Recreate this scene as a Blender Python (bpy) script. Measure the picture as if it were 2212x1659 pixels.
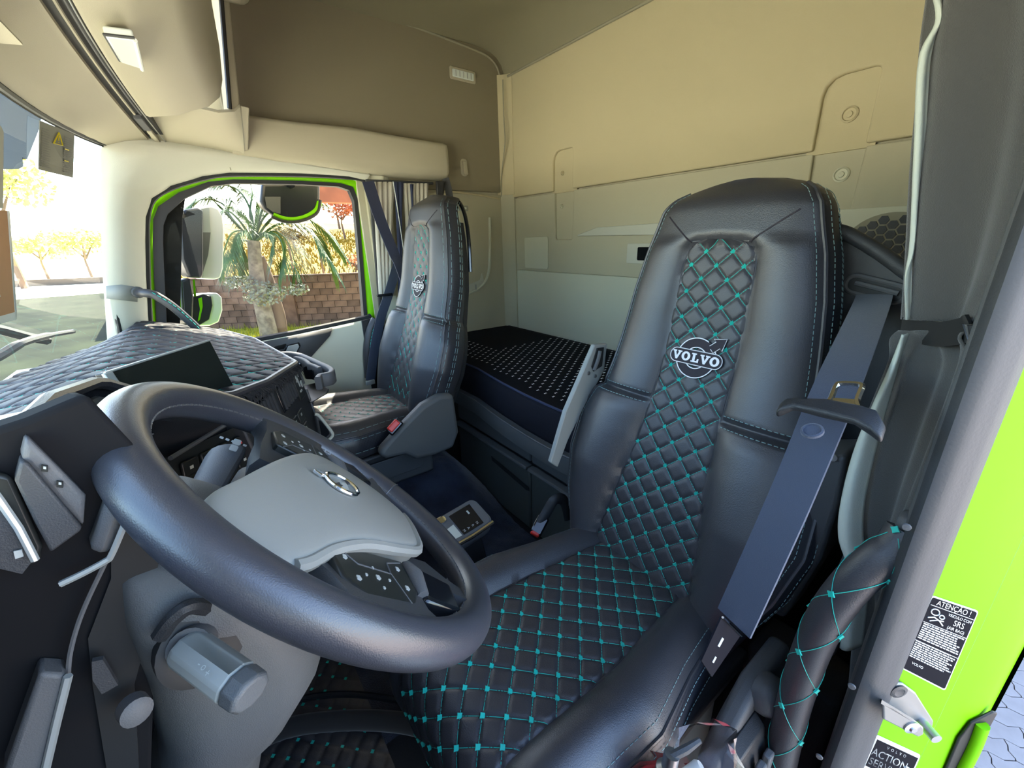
import bpy, bmesh, math, random
import numpy as np
from mathutils import Vector, Matrix
for o in list(bpy.data.objects): bpy.data.objects.remove(o, do_unlink=True)
random.seed(7)
SC = bpy.context.scene
COL = SC.collection
PI = math.pi
# ------------------------------------------------------------------ camera
CAM = np.array([-.03, 1.58, 1.30])                    # eye at the open driver door
RM = np.array([[-0.59907702, -0.24975725, 0.76074177], [-0.80015174, 0.22161967, -0.55735259], [-0.02939249, -0.94260598, -0.33261095]])
FPX = 893.979
cam = bpy.data.cameras.new('camera'); camo = bpy.data.objects.new('camera', cam); COL.objects.link(camo)
cam.sensor_width = 36; cam.lens = 36*FPX/2212; cam.clip_start = .02; cam.clip_end = 2000
mw = np.eye(4); mw[:3, 0] = RM[:, 0]; mw[:3, 1] = -RM[:, 1]; mw[:3, 2] = -RM[:, 2]; mw[:3, 3] = CAM
camo.matrix_world = Matrix(mw.tolist()); SC.camera = camo
# ------------------------------------------------------------------ sky, sun, exposure
wd = bpy.data.worlds.new('world'); SC.world = wd; wd.use_nodes = True
wn = wd.node_tree; wn.nodes.clear()
sky = wn.nodes.new('ShaderNodeTexSky'); sky.sky_type = 'NISHITA'; sky.sun_disc = False
sky.sun_elevation = math.radians(48); sky.sun_rotation = math.radians(110); sky.air_density = 1.0; sky.dust_density = 1.5; sky.ozone_density = 1.0
bg = wn.nodes.new('ShaderNodeBackground'); bg.inputs[1].default_value = .34
wo = wn.nodes.new('ShaderNodeOutputWorld'); wn.links.new(sky.outputs[0], bg.inputs[0]); wn.links.new(bg.outputs[0], wo.inputs[0])
sun = bpy.data.lights.new('sun', 'SUN'); sun.energy = 11.0; sun.angle = math.radians(.6); sun.color = (1, .90, .72)
suno = bpy.data.objects.new('sun', sun); COL.objects.link(suno)
suno.rotation_euler = Vector((-.55, .42, -.80)).to_track_quat('-Z', 'Y').to_euler()
VS = SC.view_settings; VS.view_transform = 'Standard'; VS.look = 'None'; VS.gamma = 1; VS.exposure = 2.5; VS.use_curve_mapping = False
# ------------------------------------------------------------------ helpers
def V(*a): return np.array(a, float)
def nrm(a): a = np.asarray(a, float); return a/np.linalg.norm(a)
def at(px, py, **k):
    "point of the cab on a plane X=, Y= or Z=, surveyed from the photograph (2212 x 1659 frame)"
    r = RM @ np.array([px-1106, py-829.5, FPX]); (a, v), = k.items(); i = 'XYZ'.index(a)
    return CAM + r*((v-CAM[i])/r[i])
MATS = {}
def mat(name, col, rough=.5, metal=0., bump=0., bscale=200., spec=.5, var=0., vscale=8., coat=0., emis=None, alpha=None, col2=None, sheen=0.):
    m = bpy.data.materials.new(name); m.use_nodes = True; nt = m.node_tree; N = nt.nodes; L = nt.links
    b = N['Principled BSDF']; b.inputs['Base Color'].default_value = (*col, 1); b.inputs['Roughness'].default_value = rough
    b.inputs['Metallic'].default_value = metal; b.inputs['Specular IOR Level'].default_value = spec; b.inputs['Coat Weight'].default_value = coat
    b.inputs['Coat Roughness'].default_value = .08
    if sheen: b.inputs['Sheen Weight'].default_value = sheen
    tc = N.new('ShaderNodeTexCoord')
    if bump:
        n = N.new('ShaderNodeTexNoise'); n.inputs['Scale'].default_value = bscale; n.inputs['Detail'].default_value = 2
        L.new(tc.outputs['Object'], n.inputs['Vector']); bp = N.new('ShaderNodeBump'); bp.inputs['Strength'].default_value = bump; bp.inputs['Distance'].default_value = .002
        L.new(n.outputs[0], bp.inputs['Height']); L.new(bp.outputs[0], b.inputs['Normal'])
    if var or col2:
        n = N.new('ShaderNodeTexNoise'); n.inputs['Scale'].default_value = vscale; n.inputs['Detail'].default_value = 5
        L.new(tc.outputs['Object'], n.inputs['Vector']); r = N.new('ShaderNodeValToRGB'); r.color_ramp.elements[0].position = .35; r.color_ramp.elements[1].position = .65
        c2 = col2 if col2 else tuple(min(1, c*(1+var)) for c in col); c1 = col if col2 else tuple(c*(1-var) for c in col)
        r.color_ramp.elements[0].color = (*c1, 1); r.color_ramp.elements[1].color = (*c2, 1)
        L.new(n.outputs[0], r.inputs[0]); L.new(r.outputs[0], b.inputs['Base Color'])
    if emis: b.inputs['Emission Color'].default_value = (*emis[0], 1); b.inputs['Emission Strength'].default_value = emis[1]
    if alpha is not None: b.inputs['Alpha'].default_value = alpha
    MATS[name] = m; return m
def glass(name, tint, rough=.0, refl=1.):
    m = bpy.data.materials.new(name); m.use_nodes = True; nt = m.node_tree; N = nt.nodes; L = nt.links; N.clear()
    o = N.new('ShaderNodeOutputMaterial'); t = N.new('ShaderNodeBsdfTransparent'); t.inputs[0].default_value = (*tint, 1)
    g = N.new('ShaderNodeBsdfGlossy'); g.inputs['Roughness'].default_value = rough
    fr = N.new('ShaderNodeFresnel'); fr.inputs[0].default_value = 1.45; mx = N.new('ShaderNodeMixShader')
    mu = N.new('ShaderNodeMath'); mu.operation = 'MULTIPLY'; mu.inputs[1].default_value = refl
    L.new(fr.outputs[0], mu.inputs[0]); L.new(mu.outputs[0], mx.inputs[0]); L.new(t.outputs[0], mx.inputs[1]); L.new(g.outputs[0], mx.inputs[2]); L.new(mx.outputs[0], o.inputs[0])
    MATS[name] = m; return m
class MB:
    "collects vertices and faces of one mesh (world coordinates)"
    def __init__(s): s.v = []; s.f = []
    def add(s, vs, fs):
        b = len(s.v); s.v += [tuple(map(float, p)) for p in vs]; s.f += [tuple(b+i for i in f) for f in fs]; return s
    def box(s, c, d, R=None):
        c = np.asarray(c, float); h = np.asarray(d, float)/2
        P = np.array([(x, y, z) for x in (-1, 1) for y in (-1, 1) for z in (-1, 1)])*h
        if R is not None: P = P @ np.asarray(R).T
        return s.add(P+c, [(0, 1, 3, 2), (4, 6, 7, 5), (0, 4, 5, 1), (2, 3, 7, 6), (0, 2, 6, 4), (1, 5, 7, 3)])
    def hexa(s, q0, q1):
        "solid between two quads"
        return s.add(list(q0)+list(q1), [(3, 2, 1, 0), (4, 5, 6, 7), (0, 1, 5, 4), (1, 2, 6, 5), (2, 3, 7, 6), (3, 0, 4, 7)])
    def grid(s, P, flip=False, wrap=False):
        P = np.asarray(P, float); n, m = P.shape[:2]; F = []
        for i in range(n-1):
            for j in range(m if wrap else m-1):
                a, b, c, d = i*m+j, i*m+(j+1) % m, (i+1)*m+(j+1) % m, (i+1)*m+j
                F.append((a, d, c, b) if flip else (a, b, c, d))
        return s.add(P.reshape(-1, 3), F)
    def loft(s, rings, cap=True, flip=False, closed=False):
        R = [np.asarray(r, float) for r in rings]; m = len(R[0]); n = len(R); F = []
        for i in range(n if closed else n-1):
            for j in range(m):
                k = (i+1) % n
                q = (i*m+j, i*m+(j+1) % m, k*m+(j+1) % m, k*m+j); F.append(q[::-1] if flip else q)
        if cap and not closed:
            a = tuple(range(m)); b = tuple((n-1)*m+j for j in range(m)); F += [b if not flip else b[::-1], a[::-1] if not flip else a]
        return s.add(np.concatenate(R), F)
    def tube(s, path, r, n=10, closed=False, cap=True, flat=1., up=None):
        P = [np.asarray(p, float) for p in path]; k = len(P); rings = []
        rr = r if hasattr(r, '__len__') else [r]*k; prev = None
        for i in range(k):
            if closed: t = P[(i+1) % k]-P[i-1]
            else: t = P[min(i+1, k-1)]-P[max(i-1, 0)]
            t = nrm(t)
            if up is not None: a = np.cross(t, up)
            elif prev is None: a = np.cross(t, (0, 0, 1) if abs(t[2]) < .9 else (1, 0, 0))
            else: a = prev-t*(prev@t)
            a = nrm(a); prev = a; b = np.cross(t, a)
            rings.append([P[i]+rr[i]*(math.cos(q)*a+flat*math.sin(q)*b) for q in np.linspace(0, 2*PI, n, endpoint=False)])
        return s.loft(rings, cap=cap, closed=closed)
    def prism(s, poly, off):
        "polygon of 3-D points extruded by vector off"
        P = np.asarray(poly, float); n = len(P); Q = P+np.asarray(off, float)
        nn = sum(np.cross(P[i]-P[0], P[(i+1) % n]-P[0]) for i in range(1, n-1)); fl = nn@np.asarray(off, float) > 0
        F = [tuple(range(n))[::-1] if fl else tuple(range(n)), tuple(range(n, 2*n)) if fl else tuple(range(n, 2*n))[::-1]]
        for i in range(n):
            q = (i, (i+1) % n, n+(i+1) % n, n+i); F.append(q if fl else q[::-1])
        return s.add(np.concatenate([P, Q]), F)
    def lathe(s, prof, c, ax, n=24):
        "prof: (radius, height) list about axis ax at c"
        ax = nrm(ax); a = nrm(np.cross(ax, (0, 0, 1) if abs(ax[2]) < .9 else (1, 0, 0))); b = np.cross(ax, a)
        rings = [[np.asarray(c)+ax*h+max(r, 1e-5)*(math.cos(q)*a+math.sin(q)*b) for q in np.linspace(0, 2*PI, n, endpoint=False)] for r, h in prof]
        return s.loft(rings)
ROOT = {}
def obj(name, m, ma, parent=None, bevel=0., seg=2, smooth=40., kind=None, label=None, sub=0, solid=0.):
    me = bpy.data.meshes.new(name); v = m.v
    org = np.zeros(3)
    if parent is not None: org = ROOT[parent.name]
    elif v: A = np.array(v); lo, hi = A.min(0), A.max(0); org = np.array([(lo[0]+hi[0])/2, (lo[1]+hi[1])/2, lo[2]])
    me.from_pydata([tuple(np.array(p)-org) for p in v], [], m.f); me.validate(); me.update()
    o = bpy.data.objects.new(name, me); COL.objects.link(o); me.materials.append(MATS[ma] if isinstance(ma, str) else ma)
    ROOT[o.name] = org
    if parent is not None: o.parent = parent
    else: o.location = org
    if smooth: me.shade_smooth(); me.set_sharp_from_angle(angle=math.radians(smooth))
    if solid: md = o.modifiers.new('solid', 'SOLIDIFY'); md.thickness = solid; md.offset = 0
    if bevel: md = o.modifiers.new('bevel', 'BEVEL'); md.width = bevel; md.segments = seg; md.limit_method = 'ANGLE'; md.angle_limit = math.radians(35)
    if sub: md = o.modifiers.new('sub', 'SUBSURF'); md.levels = sub; md.render_levels = sub
    if kind: o['kind'] = kind
    if label: o['label'] = label
    return o
def tag(o, label, cat, group=None):
    o['label'] = label; o['category'] = cat
    if group: o['group'] = group
    return o
def thing(name, label, cat, loc, group=None):
    o = bpy.data.objects.new(name, None); COL.objects.link(o); o.location = tuple(map(float, loc)); o.empty_display_size = .05
    ROOT[o.name] = np.asarray(loc, float); return tag(o, label, cat, group)
def struct(name, m, ma, parent=None, **k): return obj(name, m, ma, parent, kind=None if parent is not None else 'structure', **k)
def sroot(name, loc=(0, 0, 0)):
    o = bpy.data.objects.new(name, None); COL.objects.link(o); o.location = loc; ROOT[o.name] = np.asarray(loc, float); o['kind'] = 'structure'; return o
def place(me_obj, name, parent, loc, R=None):
    "another child sharing a mesh"
    o = bpy.data.objects.new(name, me_obj); COL.objects.link(o); o.parent = parent
    M4 = np.eye(4)
    if R is not None: M4[:3, :3] = R
    M4[:3, 3] = np.asarray(loc)-ROOT[parent.name]; o.matrix_local = Matrix(M4.tolist()); ROOT[o.name] = np.asarray(loc, float); return o
def mesh(name, m, ma, smooth=40.):
    me = bpy.data.meshes.new(name); me.from_pydata(m.v, [], m.f); me.update(); me.materials.append(MATS[ma])
    if smooth: me.shade_smooth(); me.set_sharp_from_angle(angle=math.radians(smooth))
    return me
def text_mb(txt, size, mapf, mb=None, h=.0006, bold=0.):
    "flat lettering: outline text turned into a mesh and laid on a surface with mapf(x, y) -> point"
    cu = bpy.data.curves.new('t', 'FONT'); cu.body = txt; cu.size = size; cu.align_x = 'CENTER'; cu.align_y = 'CENTER'; cu.offset = bold; cu.resolution_u = 3
    o = bpy.data.objects.new('t', cu); COL.objects.link(o); bpy.context.view_layer.update()
    dg = bpy.context.evaluated_depsgraph_get(); me = o.evaluated_get(dg).to_mesh()
    mb = mb or MB(); mb.add([mapf(v.co.x, v.co.y) for v in me.vertices], [tuple(p.vertices) for p in me.polygons])
    o.to_mesh_clear(); bpy.data.objects.remove(o); bpy.data.curves.remove(cu); return mb
def sm(a, b, x): t = np.clip((np.asarray(x, float)-a)/(b-a), 0, 1); return t*t*(3-2*t)
def catmull(P, n=8, closed=False):
    P = [np.asarray(p, float) for p in P]; k = len(P); out = []
    for i in range(k if closed else k-1):
        g = (lambda j: P[j % k]) if closed else (lambda j: P[min(max(j, 0), k-1)])
        p0, p1, p2, p3 = g(i-1), g(i), g(i+1), g(i+2)
        for t in np.linspace(0, 1, n, endpoint=False):
            out.append(.5*((2*p1)+(-p0+p2)*t+(2*p0-5*p1+4*p2-p3)*t*t+(-p0+3*p1-3*p2+p3)*t**3))
    if not closed: out.append(P[-1])
    return out
def rrect(w, h, r, n=5):
    "rounded rectangle outline, 2-D"
    out = []
    for cx, cy, a in ((w/2-r, h/2-r, 0), (-w/2+r, h/2-r, 90), (-w/2+r, -h/2+r, 180), (w/2-r, -h/2+r, 270)):
        out += [(cx+r*math.cos(math.radians(a+90*i/n)), cy+r*math.sin(math.radians(a+90*i/n))) for i in range(n+1)]
    return out
def frame(c, u, v):
    "2-D to 3-D: c + x u + y v + h (u x v)"
    c = np.asarray(c, float); u = nrm(u); v = np.asarray(v, float); v = nrm(v-u*(u@v)); n = np.cross(u, v)
    f = lambda x, y, h=0.: c+x*u+y*v+h*n
    f.u, f.v, f.n, f.c = u, v, n, c; f.R = np.stack([u, v, n], 1); return f
def slab(fr, poly, h0, h1, mb=None):
    mb = mb or MB(); return mb.prism([fr(x, y, h0) for x, y in poly], fr.n*(h1-h0))
# ------------------------------------------------------------------ materials
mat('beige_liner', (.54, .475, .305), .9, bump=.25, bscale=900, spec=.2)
mat('ceiling_liner_shaded', (.27, .245, .165), .95, bump=.25, bscale=900, spec=.1)  # beige liner darkened, the ceiling's shade put into the colour
mat('side_liner_shaded', (.25, .22, .15), .95, bump=.25, bscale=900, spec=.1)  # same beige darkened to paint in shade on the upper side wall
mat('beige_plastic', (.43, .395, .29), .55, bump=.12, bscale=600, spec=.35)
mat('pillar_plastic', (.52, .52, .44), .6, bump=.12, bscale=600, spec=.3)
mat('grey_liner', (.47, .44, .32), .8, bump=.2, bscale=900, spec=.25)
mat('grey_panel', (.58, .57, .44), .6, bump=.1, bscale=700, spec=.3)
mat('taupe_plastic', (.30, .28, .2), .8)  # plain taupe plastic for seams, beads and grille
mat('dark_plastic', (.020, .021, .023), .5, bump=.25, bscale=900, spec=.45)
mat('mid_plastic', (.045, .047, .050), .5, bump=.25, bscale=900, spec=.45)
mat('grey_trim', (.10, .102, .105), .55, bump=.2, bscale=900, spec=.4)
mat('black_gloss', (.008, .009, .011), .12, spec=.5)
mat('screen_black', (.006, .008, .008), .25, spec=.5)
mat('leather_black', (.036, .036, .042), .40, bump=.25, bscale=600, spec=.75)
mat('leather_quilt', (.036, .034, .038), .44, bump=.2, bscale=600, spec=.6)
mat('leather_dash', (.022, .022, .026), .62, bump=.3, bscale=420, spec=.3)
mat('leather_rim', (.036, .038, .048), .35, bump=.12, bscale=900, spec=.8)
mat('thread_teal', (.0, .46, .36), .55, sheen=.2)
mat('thread_pale', (.20, .32, .32), .7)
mat('patch_black', (.022, .016, .024), .7, bump=.3, bscale=1500)
mat('patch_white', (.85, .83, .85), .7)
mat('airbag_grey', (.26, .265, .245), .55, bump=.12, bscale=900, spec=.4)
mat('button_black', (.016, .018, .017), .4, spec=.4)
mat('icon_white', (.40, .42, .40), .6)
mat('icon_red', (.7, .03, .02), .5)
mat('chrome', (.78, .79, .8), .12, metal=1.)
mat('satin_metal', (.52, .53, .54), .35, metal=1.)
mat('silver_plastic', (.42, .45, .44), .35, metal=.4)
mat('light_grey_plastic', (.27, .285, .27), .5, spec=.45)
mat('belt_web', (.030, .042, .075), .7, bump=.3, bscale=1200, sheen=.3)
mat('belt_web_blue', (.018, .024, .06), .7, bump=.3, bscale=1200, sheen=.3)
mat('buckle_red', (.65, .03, .02), .4)
mat('mattress_navy', (.014, .014, .020), .9, bump=.3, bscale=900, spec=.15)
mat('mattress_top', (.006, .006, .009), .9, bump=.3, bscale=900, spec=.12)
mat('seat_plastic', (.095, .10, .102), .5, bump=.25, bscale=900, spec=.45)
mat('bunk_plastic', (.075, .085, .08), .5, bump=.25, bscale=900, spec=.45)
mat('carpet_navy', (.008, .011, .024), .95, bump=1., bscale=300, col2=(.026, .036, .066), vscale=9, sheen=.3)
mat('floor_dark', (.012, .012, .014), .8, bump=.4, bscale=400)
mat('green_paint', (.165, .50, .0), .5, spec=.12)
mat('seal_rubber', (.045, .048, .052), .6, bump=.15, bscale=300)
mat('matte_black', (.008, .008, .009), .85, spec=.15)
mat('black_rubber', (.012, .013, .014), .6)
mat('curtain_grey', (.060, .060, .058), .85, bump=.4, bscale=700, sheen=.3)
mat('curtain_lining', (.50, .54, .48), .85, bump=.2, bscale=600)
mat('curtain_cream', (.52, .49, .42), .85, bump=.2, bscale=600)
mat('curtain_navy', (.03, .04, .09), .85, bump=.2, bscale=600)
mat('label_black', (.008, .008, .012), .8, spec=.08)
mat('label_white', (.72, .75, .73), .5)
mat('label_grey', (.11, .115, .10), .5)
mat('label_yellow', (.75, .62, .02), .5)
mat('cardboard', (.55, .30, .15), .8)
mat('lens_clear', (.72, .78, .74), .2, spec=.5)
mat('mirror_white', (.62, .62, .66), .3)
mat('mirror_housing', (.012, .014, .02), .35)
mat('red_paint', (.75, .03, .045), .25, coat=.5)
mat('steel_zinc', (.26, .26, .25), .5, metal=.6)
mat('paver', (.32, .275, .26), .9, bump=.4, bscale=120, var=.1, vscale=6)
mat('paver_joint', (.12, .11, .12), .95)
mat('fur_black', (.008, .008, .010), .95, sheen=.2)
glass('side_glass', (.46, .47, .46), 0, .35)
glass('windscreen_glass', (.86, .93, .88), 0, .8)
glass('plastic_film', (.9, .9, .9), .15, .9)
# ================================================================== THE CAB SHELL
# rear wall ------------------------------------------------------------------
wb = struct('wall_back', MB().box((1.06, -.055, 1.25), (2.5, .06, 2.4)), 'grey_liner')
NOTCH = ((1.715, 1.575, 1.70, 1.285), (.553, .425, 1.705, 1.30))      # recessed bracket columns: far edge, near edge, top, foot
def notch(x0, x1, zt, zb): return [(x0, zb), (x0, zt-.045), (x0-.006, zt-.022), (x0-.022, zt-.006), (x0-.045, zt), (x1+.016, zt), (x1+.004, zt-.004), (x1, zt-.016), (x1, zb)]
up_ = [(2.2, 1.52)]
for q in NOTCH: up_ += notch(*q[:3], 1.52)
up_ += [(-.09, 1.52), (-.09, 2.17), (2.2, 2.17)]
obj('upper_liner', MB().prism([(x, -.027, z) for x, z in up_], (0, .030, 0)), 'beige_liner', wb, bevel=.006, seg=3)
lo_ = [(-.09, 1.515)]
for x0, x1, zt, zb in NOTCH[::-1]: lo_ += [(x1, 1.515), (x1+.006, zb+.006), (x1+.014, zb), (x0-.014, zb), (x0-.006, zb+.006), (x0, 1.515)]
lo_ += [(2.2, 1.515), (2.2, 1.115), (-.09, 1.115)]
obj('lower_liner', MB().prism([(x, -.03, z) for x, z in lo_], (0, .02, 0)), 'grey_liner', wb, bevel=.004)
obj('lower_panel', MB().box((1.06, -.022, .80), (2.3, .024, .63)), 'grey_panel', wb, bevel=.004)
for x0, x1, zt, zb in NOTCH:
    obj('recess_floor', MB().box(((x0+x1)/2, -.0185, (zt+1.52)/2), (x0-x1+.04, .015, zt-1.52+.02)), 'beige_liner', wb)
    obj('recess_floor', MB().box(((x0+x1)/2, -.0265, (zb+1.515)/2), (x0-x1+.04, .009, 1.515-zb+.02)), 'grey_liner', wb)
def boss(c, ax, r, par, mm, m2):
    obj('screw_cap', MB().lathe([(r, 0), (r, .004), (r*.8, .007), (r*.72, .003), (r*.4, .003), (r*.36, .007), (0, .008)], c, ax, 20), mm, par)
for px, py, mm in ((1836, 247, 'beige_liner'), (1818, 377, 'grey_panel')): boss(at(px, py, Y=-.011 if mm == 'beige_liner' else -.022), (0, 1, 0), .021, wb, mm, 0)
for px, py, mm in ((1216, 374, 'beige_liner'), (1214, 446, 'grey_panel')): boss(at(px, py, Y=-.011 if mm == 'beige_liner' else -.022), (0, 1, 0), .010, wb, mm, 0)
# shelf lip in a paler colour to paint in its lit ledge; plates, socket
a_, b_ = at(1250, 501, Y=0), at(1440, 480, Y=0)
obj('shelf_lip', MB().prism([(1.525, -.012, 1.305), (1.40, -.012, 1.335), (.75, -.012, 1.345), (.75, -.012, 1.29), (1.525, -.012, 1.30)], (0, .022, 0)), 'pillar_plastic', wb, bevel=.004)
fr = frame((1.862, -.008, 1.216), (-1, 0, 0), (0, 0, 1))
obj('cover_plate', slab(fr, rrect(.205, .172, .012), 0, .006), 'grey_panel', wb, bevel=.002)
fr = frame(at(1400, 548, Y=-.008), (-1, 0, 0), (0, 0, 1))
obj('socket_plate', slab(fr, rrect(.22, .085, .006), 0, .005), 'pillar_plastic', wb, bevel=.0015)
obj('socket', slab(fr, rrect(.10, .056, .006), .005, .010), 'black_gloss', wb, bevel=.002)
# speaker grille behind the driver seat
fr = frame(at(1920, 528, Y=-.008), (-1, 0, 0), (0, 0, 1))
obj('speaker_plate', slab(fr, rrect(.30, .20, .02), 0, .006), 'grey_panel', wb, bevel=.002)
sp = obj('speaker_mesh', slab(fr, [(.105*math.cos(a), .085*math.sin(a)) for a in np.linspace(0, 2*PI, 40, endpoint=False)], .006, .008), 'taupe_plastic', wb)
hm = MB(); hm.prism([(.0125*math.cos(a), .0125*math.sin(a), 0) for a in np.linspace(0, 2*PI, 6, endpoint=False)], (0, 0, .003))
hme = mesh('speaker_cell', hm, 'mid_plastic', 20)
for i in range(-5, 6):
    for j in range(-4, 5):
        x, y = i*.0225, (j+(i % 2)*.5)*.026
        if (x/.095)**2+(y/.075)**2 < 1: place(hme, 'speaker_cell', wb, fr(x, y, .0075), fr.R)
# right wall ------------------------------------------------------------------
wr = struct('wall_right', MB().box((2.155, .42, 1.25), (.06, .90, 2.4)), 'grey_liner')
obj('upper_liner', MB().prism([(2.106, y, z) for y, z in ((-.02, 1.55), (.82, 1.55), (.86, 1.605), (1.35, 1.63), (1.35, 2.46), (-.02, 2.46))], (.024, 0, 0)), 'side_liner_shaded', wr, bevel=.004)
obj('side_liner', MB().box((2.120, .42, 1.02), (.022, .84, 1.035)), 'grey_liner', wr, bevel=.004)
obj('outer_skin', MB().box((2.165, 1.1, 2.05), (.05, 1.0, .86)), 'beige_liner', wr)
obj('corner_cove', MB().loft([[(2.125, -.02, z), (2.125, .055, z), (2.112, .055, z), (2.098, .035, z), (2.075, .018, z), (2.05, -.001, z), (2.05, -.02, z)] for z in (.5, 1.10, 1.535)]), 'grey_liner', wr)
obj('corner_cove', MB().loft([[(2.125, -.02, z), (2.125, .06, z), (2.108, .055, z), (2.092, .035, z), (2.07, .02, z), (2.04, .006, z), (2.04, -.02, z)] for z in (1.535, 1.8, 2.12)]), 'beige_liner', wr)
obj('liner_seam', MB().tube(catmull([at(1086, 172, Y=.05), at(1088, 250, Y=.05), at(1091, 305, Y=.05), at(1087, 345, Y=.05), at(1083, 385, Y=.05), at(1083, 420, Y=.05), at(1078, 429, Y=.055)], 6), .0035, 6), 'taupe_plastic', wr)
obj('liner_edge', MB().tube(catmull([at(p, q, X=2.104) for p, q in ((975, 414), (1010, 418), (1050, 424), (1080, 430))], 5), .005, 8), 'beige_liner', wr)
obj('pocket_rim', MB().tube(catmull([at(p, q, X=2.108) for p, q in ((975, 640), (1010, 634), (1035, 622), (1052, 600), (1058, 560), (1058, 470))], 6), .009, 8), 'grey_panel', wr)
obj('pocket_floor', MB().prism([at(p, q, X=2.111) for p, q in ((970, 622), (1010, 616), (1036, 604), (1040, 590), (1046, 612), (1030, 626), (1008, 636), (970, 640))], (-.006, 0, 0)), 'pillar_plastic', wr)
obj('pocket_clip', MB().box(at(1028, 620, X=2.10), (.006, .006, .03)), 'light_grey_plastic', wr, bevel=.001)
# small lamp, hook and lamp plate on the right wall
t = thing('reading_lamp', 'small clear rectangular lamp on the shaded upper side liner', 'lamp', at(1000, 175, X=2.106))
fr = frame(at(999, 163, X=2.106), (0, -1, -.02), (0, .0, 1))
obj('bezel', slab(fr, rrect(.15, .055, .008), 0, .006), 'beige_plastic', t, bevel=.002)
obj('lens', slab(fr, rrect(.125, .034, .006), .004, .011), 'lens_clear', t, bevel=.003)
for i in range(-2, 3): obj('lens_rib', slab(fr, [(i*.022-.002, -.013), (i*.022+.002, -.013), (i*.022+.002, .013), (i*.022-.002, .013)], .011, .0125), 'silver_plastic', t)
t = thing('coat_hook', 'beige folding coat hook on the side liner beside the overhead box', 'hook', at(1002, 378, X=2.106))
fr = frame(at(1002, 362, X=2.106), (0, -1, 0), (0, 0, 1))
obj('plate', slab(fr, rrect(.042, .085, .018), 0, .004), 'beige_plastic', t, bevel=.002)
obj('hook', MB().loft([[fr(x*w, y, h+hh) for x, hh in ((-1, 0), (1, 0), (.9, .008), (-.9, .008))] for w, y, h in ((.011, .03, .004), (.013, 0, .009), (.014, -.035, .016), (.010, -.038, .012))]), 'beige_plastic', t, bevel=.002)
t = thing('switch_plate', 'narrow grey lamp switch plate on the side wall behind the passenger headrest', 'switch', at(990, 460, X=2.106))
fr = frame(at(992, 449, X=2.107), (0, -1, -.06), (0, 0, 1))
obj('plate', slab(fr, rrect(.11, .028, .005), 0, .004), 'light_grey_plastic', t, bevel=.001)
obj('window', slab(fr, rrect(.10, .018, .003), .004, .005), 'taupe_plastic', t)
for i, x in enumerate((-.035, -.012, .02, .035)): obj('key', slab(fr, rrect(.012, .011, .002), .005, .008) if i != 1 else slab(fr, rrect(.018, .011, .002), .005, .009), 'icon_white' if i > 1 else 'button_black', t) if 0 else obj('key', MB().prism([fr(x+a, b, .005) for a, b in rrect(.013, .011, .002, 2)], fr.n*.003), 'lens_clear' if i != 1 else 'button_black', t)
# left wall behind the driver door, partly behind the curtain
wl = struct('wall_left', MB().box((-.035, .42, 1.25), (.06, .90, 2.3)), 'grey_liner')
obj('upper_liner', MB().box((.0, .40, 1.9), (.02, .86, .76)), 'beige_liner', wl, bevel=.004)
obj('over_door_liner', MB().box((-.045, 1.32, 1.94), (.05, .98, .68)), 'beige_liner', wl, bevel=.01)
# ceiling ---------------------------------------------------------------------
ys = [-.03, .0, .02, .05, .09, .14, .2, .28, .4, .6, .8, 1.0, 1.2, 1.4, 1.62]; xs = [-.06, -.03, 0, .05, .15, .5, 1.06, 1.6, 1.9, 2.0, 2.06, 2.10, 2.13, 2.16]
def zc(x, y):
    e = min(x+.02, 2.13-x)
    return 2.105+.15*math.sqrt(max(0, 1-(1-min(1, max(0, y-.0)/.22))**2)) - .035*(1-sm(-.02, .14, e))*sm(.0, .2, y)
P = np.array([[(x, y, zc(x, y)) for x in xs] for y in ys])
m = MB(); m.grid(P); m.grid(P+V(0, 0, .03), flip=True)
ce = struct('ceiling', m, 'ceiling_liner_shaded')
obj('roof_skin', MB().box((1.06, .85, 2.34), (2.5, 1.9, .03)), 'beige_liner', ce)
obj('cove_bead', MB().tube([(x, .014, zc(x, 0)+.004) for x in np.linspace(0, 2.06, 30)], .006, 8), 'taupe_plastic', ce)
obj('cove_bead', MB().tube(catmull([at(p, q, X=2.103) for p, q in ((700, -2), (800, 28), (900, 60), (980, 90), (1030, 110), (1056, 124), (1072, 142), (1080, 165))], 5), .005, 8), 'taupe_plastic', ce)
# floor -----------------------------------------------------------------------
def zf(x, y): return .13+.22*sm(1.12, 1.5, x)*sm(.62, .85, y)
xs = np.linspace(-.02, 2.14, 46); ys = np.linspace(-.03, 2.15, 40)
P = np.array([[(x, y, zf(x, y)) for x in xs] for y in ys]); m = MB(); m.grid(P)
fl = struct('floor', m, 'floor_dark'); obj('under_floor', MB().box((1.06, 1.06, .05), (2.3, 2.3, .06)), 'floor_dark', fl)
xs = np.linspace(.70, 2.05, 90); ys = np.linspace(.71, 1.62, 70)
rg = np.random.default_rng(3)
P = np.array([[(x, y, zf(x, y)+.016+.006*rg.random()) for x in xs] for y in ys]); m = MB(); m.grid(P)
tag(obj('carpet', m, 'carpet_navy', smooth=80), 'dark navy plush carpet covering the cab floor between the seats', 'carpet')['kind'] = 'stuff'
# front bulkhead and lower dash closing panels
bh = struct('wall_front', MB().box((1.06, 2.16, .46), (2.4, .05, .86)), 'dark_plastic')
obj('left_kick_panel', MB().box((-.02, 1.85, .52), (.04, .62, .80)), 'dark_plastic', bh)
obj('right_kick_panel', MB().box((2.12, 1.55, .45), (.05, 1.2, .62)), 'dark_plastic', bh)
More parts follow.
